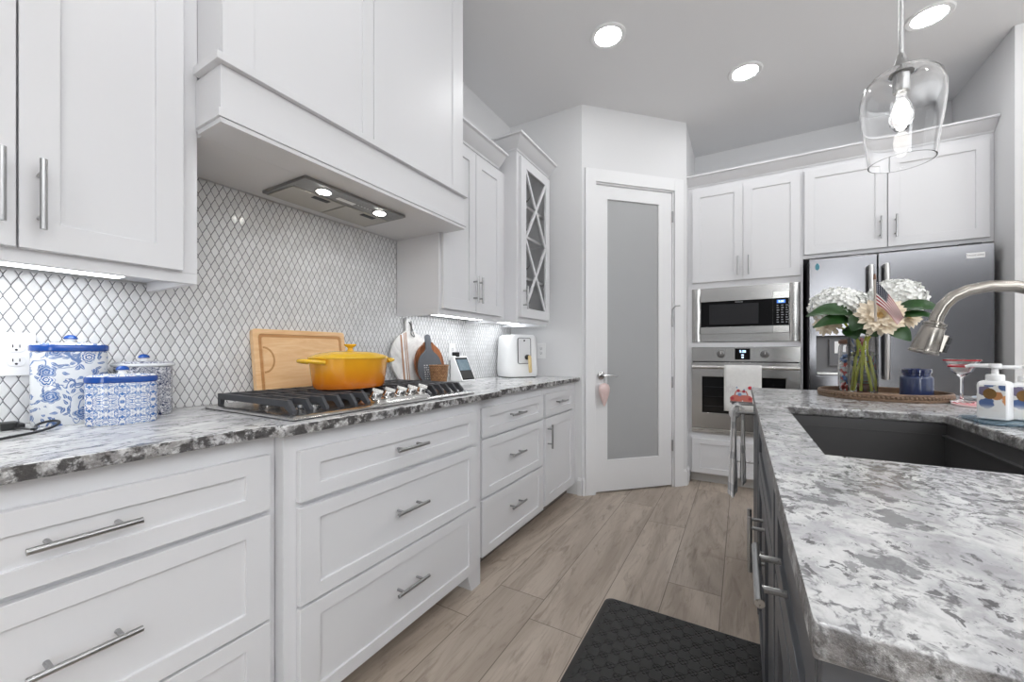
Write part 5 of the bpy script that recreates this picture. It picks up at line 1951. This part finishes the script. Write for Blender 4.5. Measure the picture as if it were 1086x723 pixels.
for (r_, z) in ((.0482, .1555), (.0365, .133)):
    m = MB()
    m.lathe([(r_ + .0006, z - .0024), (r_ + .0026, z + .0018), (r_ + .0018, z + .0024), (r_ - .0002, z - .0018), (r_ + .0006, z - .0024)], (GX, GY, z0), 40, cap=False)
    m.build('red_stripe', n.m, mg)

# soap bottles on a glass dish
sdh = thing('soap_dish', 'shallow pale blue glass dish under the soap bottles at the right edge', 'dish', (.655, 1.60, ZI))
n = N('pale_blue_glass')
n.set(Base_Color=lin(176, 204, 220), Roughness=.1, Transmission_Weight=.7)
m = MB()
v = []
lv = [(0, .0), (-.006, .004), (-.006, .007), (.004, .006)]
rings = [[(a, b, ZI + z) for a, b in rrect(.565 + g, .74 - g, 1.55 + g, 1.71 - g, .03)] for g, z in lv]
nn = len(rings[0])
v = [p for r_ in rings for p in r_]
fs = [tuple(range(nn - 1, -1, -1))]
for r_ in range(3):
    for k in range(nn):
        q = (k + 1) % nn
        fs.append((r_ * nn + k, r_ * nn + q, (r_ + 1) * nn + q, (r_ + 1) * nn + k))
fs.append(tuple(3 * nn + k for k in range(nn)))
m.add(v, fs)
m.build('dish', n.m, sdh, ang=40)
n = N('floral_label')
o = n.obj()
d = n.voro(o, 34, 'F1')
ce = n.xyz(n.voro(o, 34, 'F1', 'Color'))
colr = n.mix(n.ss(ce[0], .3, .35), lin(214, 150, 96), n.mix(n.ss(ce[1], .5, .55), lin(80, 104, 150), lin(150, 100, 60)))
msk = n.math('MULTIPLY', n.ss(n.math('ADD', d, n.math('MULTIPLY', n.noise(o, 90, 3), .3)), .70, .76, 1.0, 0.0), n.ss(n.xyz(o)[2], .022, .045))
n.set(Base_Color=n.mix(msk, lin(230, 229, 226), colr), Roughness=.4)
M['label'] = n.m
def soap(name, label, x, y, yaw, hs, wd, wd2, body_h, neck_dir):
    t = thing(name, label, 'soap bottle', (x, y, ZI + .0075), (0, 0, yaw), group='pump soap bottles on the dish')
    m = MB()
    h = wd / 2
    rings = []
    for (g, z) in ((.004, 0), (0, .003), (0, body_h - .008), (.003, body_h - .003), (.009, body_h)):
        rings.append([(a, b, z) for a, b in rrect(-h + g, h - g, -wd2 / 2 + g, wd2 / 2 - g, .006, 4)])
    nn = len(rings[0])
    v = [p for r_ in rings for p in r_]
    fs = [tuple(range(nn - 1, -1, -1))]
    for r_ in range(4):
        for k in range(nn):
            q = (k + 1) % nn
            fs.append((r_ * nn + k, r_ * nn + q, (r_ + 1) * nn + q, (r_ + 1) * nn + k))
    fs.append(tuple(4 * nn + k for k in range(nn)))
    m.add(v, fs)
    b_ = m.build('bottle', M['white_pl'], t, local=True, ang=50)
    m = MB()
    m.box(-h + .005, h - .005, -wd2 / 2 - .0006, -wd2 / 2 - .0001, .008, body_h - .012)
    m.box(-h - .0006, -h - .0001, -wd2 / 2 + .005, wd2 / 2 - .005, .008, body_h - .012)
    lb = m.build('label_print', M['label'], b_, local=True, smooth=False, weld=False)
    m = MB()
    m.lathe([(.011, body_h - .04 - .0002), (.011, body_h - .04 + .0)], (0, 0, 0), 4) if False else None
    fy2 = Matrix(((1, 0, 0), (0, 0, -1), (0, 1, 0)))
    m.lathe([(.0125, 0), (.0125, .0004)], (-.004, -wd2 / 2 - .0007, body_h - .036), 20, frame=fy2, sy=1.2)
    m.build('brown_roundel', plain('roundel_brown', lin(120, 88, 44), .4, var=.3, sc=150), lb, local=True)
    m = MB()
    m.lathe([(.018, body_h + .0003), (.018, body_h + .014), (.016, body_h + .017), (.007, body_h + .018), (.0065, body_h + .034), (.013, body_h + .036), (.013, body_h + .045), (.011, body_h + .047)], (0, 0, 0), 24)
    pm = m.build('pump', M['white_pl'], t, local=True)
    m = MB()
    c, s_ = math.cos(neck_dir), math.sin(neck_dir)
    pz = body_h + .041
    m.tube([(.010 * c, .010 * s_, pz), (.045 * c, .045 * s_, pz), (.055 * c, .055 * s_, pz - .004)], [.006, .005, .004], 10)
    m.build('nozzle', M['white_pl'], pm, local=True)
    return t
soap('soap_bottle', 'square white floral-label hand soap pump bottle, front one on the dish', .612, 1.635, R(-33), .11, .058, .05, .108, R(195))
soap('soap_bottle', 'white floral-label lotion pump bottle behind the front soap bottle', .680, 1.652, R(-30), .11, .056, .05, .104, R(200))

# towel over the dishwasher handle
tw2 = thing('hand_towel', 'gray and white plaid hand towel draped over the dishwasher bar handle', 'towel', (-.02, 2.2, .45))
n = N('plaid_cotton')
uvn = n.node('ShaderNodeUVMap')
uu = n.xyz(uvn.outputs[0])
s1 = n.ss(n.math('SINE', n.math('MULTIPLY', uu[0], 62.0)), .86, .93)
s2 = n.ss(n.math('SINE', n.math('MULTIPLY', uu[0], 15.0)), .55, .65)
s3 = n.ss(n.math('SINE', n.math('MULTIPLY', uu[1], 40.0)), .7, .8)
base = n.mix(n.math('MULTIPLY', s2, .3), lin(234, 233, 232), lin(118, 126, 140))
base = n.mix(n.math('MULTIPLY', s1, .6), base, lin(84, 88, 98))
base = n.mix(n.math('MULTIPLY', s3, .35), base, lin(104, 110, 122))
n.set(Base_Color=base, Roughness=.95)
path = []          # the cloth runs up the aisle side, over the bar and down between bar and door, gathered into soft folds
for k in range(19):
    t_ = 1 - k / 18
    path.append((-.033 - .006 * t_, .452 + (.838 - .452) * (1 - t_), t_))
for k in range(1, 8):
    a = PI - PI * k / 8
    path.append((-.018 + .015 * math.cos(a), .842 + .016 * math.sin(a), 0.0))
for k in range(15):
    t_ = k / 14
    path.append((.004 + .002 * t_, .838 - (.838 - .515) * t_, t_))
vs, fs, uvs = [], [], []
cols = 28
for i_, (x, z, t_) in enumerate(path):
    for c_ in range(cols):
        q = 2 * PI * c_ / cols
        rx_ = (.0085 + .010 * t_ ** 1.2) * (1 + .22 * math.sin(q * 5 + z * 9))
        ry_ = (.030 + .040 * t_ ** 1.2) * (1 + .16 * math.sin(q * 5 + 1 + z * 7))
        if 18 < i_ < 26:
            rx_, ry_ = .0075, .03
        if x > -.018:
            rx_ *= .62
        if i_ == 0 or i_ == len(path) - 1:
            pass
        if 18 < i_ < 26:
            aa = PI - PI * (i_ - 18) / 8
            dx_, dz_ = math.cos(aa), math.sin(aa)
            vs.append((x + dx_ * rx_ * math.cos(q), 2.19 + ry_ * math.sin(q), z + dz_ * rx_ * math.cos(q)))
        else:
            sg = -1 if x < -.018 else 1
            vs.append((x + sg * rx_ * math.cos(q), 2.19 + ry_ * math.sin(q), z + .02 * t_ ** 4 * math.sin(q)))
        uvs.append((c_ / cols, i_ / len(path)))
for r_ in range(len(path) - 1):
    for c_ in range(cols):
        d_ = (c_ + 1) % cols
        fs.append((r_ * cols + c_, r_ * cols + d_, (r_ + 1) * cols + d_, (r_ + 1) * cols + c_))
fs.append(tuple(range(cols - 1, -1, -1)))
fs.append(tuple((len(path) - 1) * cols + c_ for c_ in range(cols)))
m = MB()
m.add(vs, fs)
to = m.build('cloth', n.m, tw2, ang=80, weld=False)
ul = to.data.uv_layers.new(name='UVMap')
for lp in to.data.loops:
    ul.data[lp.index].uv = uvs[lp.vertex_index]
# gathered tie where the towel is looped round the bar
m = MB()
m.lathe([(.012, .79), (.021, .80), (.024, .815), (.022, .832), (.012, .842)], (-.03, 2.19, 0), 16, 1, 1.3)
m.build('tie_knot', plain('pale_knot_cotton', lin(206, 206, 206), .95, var=.25, sc=90), tw2)
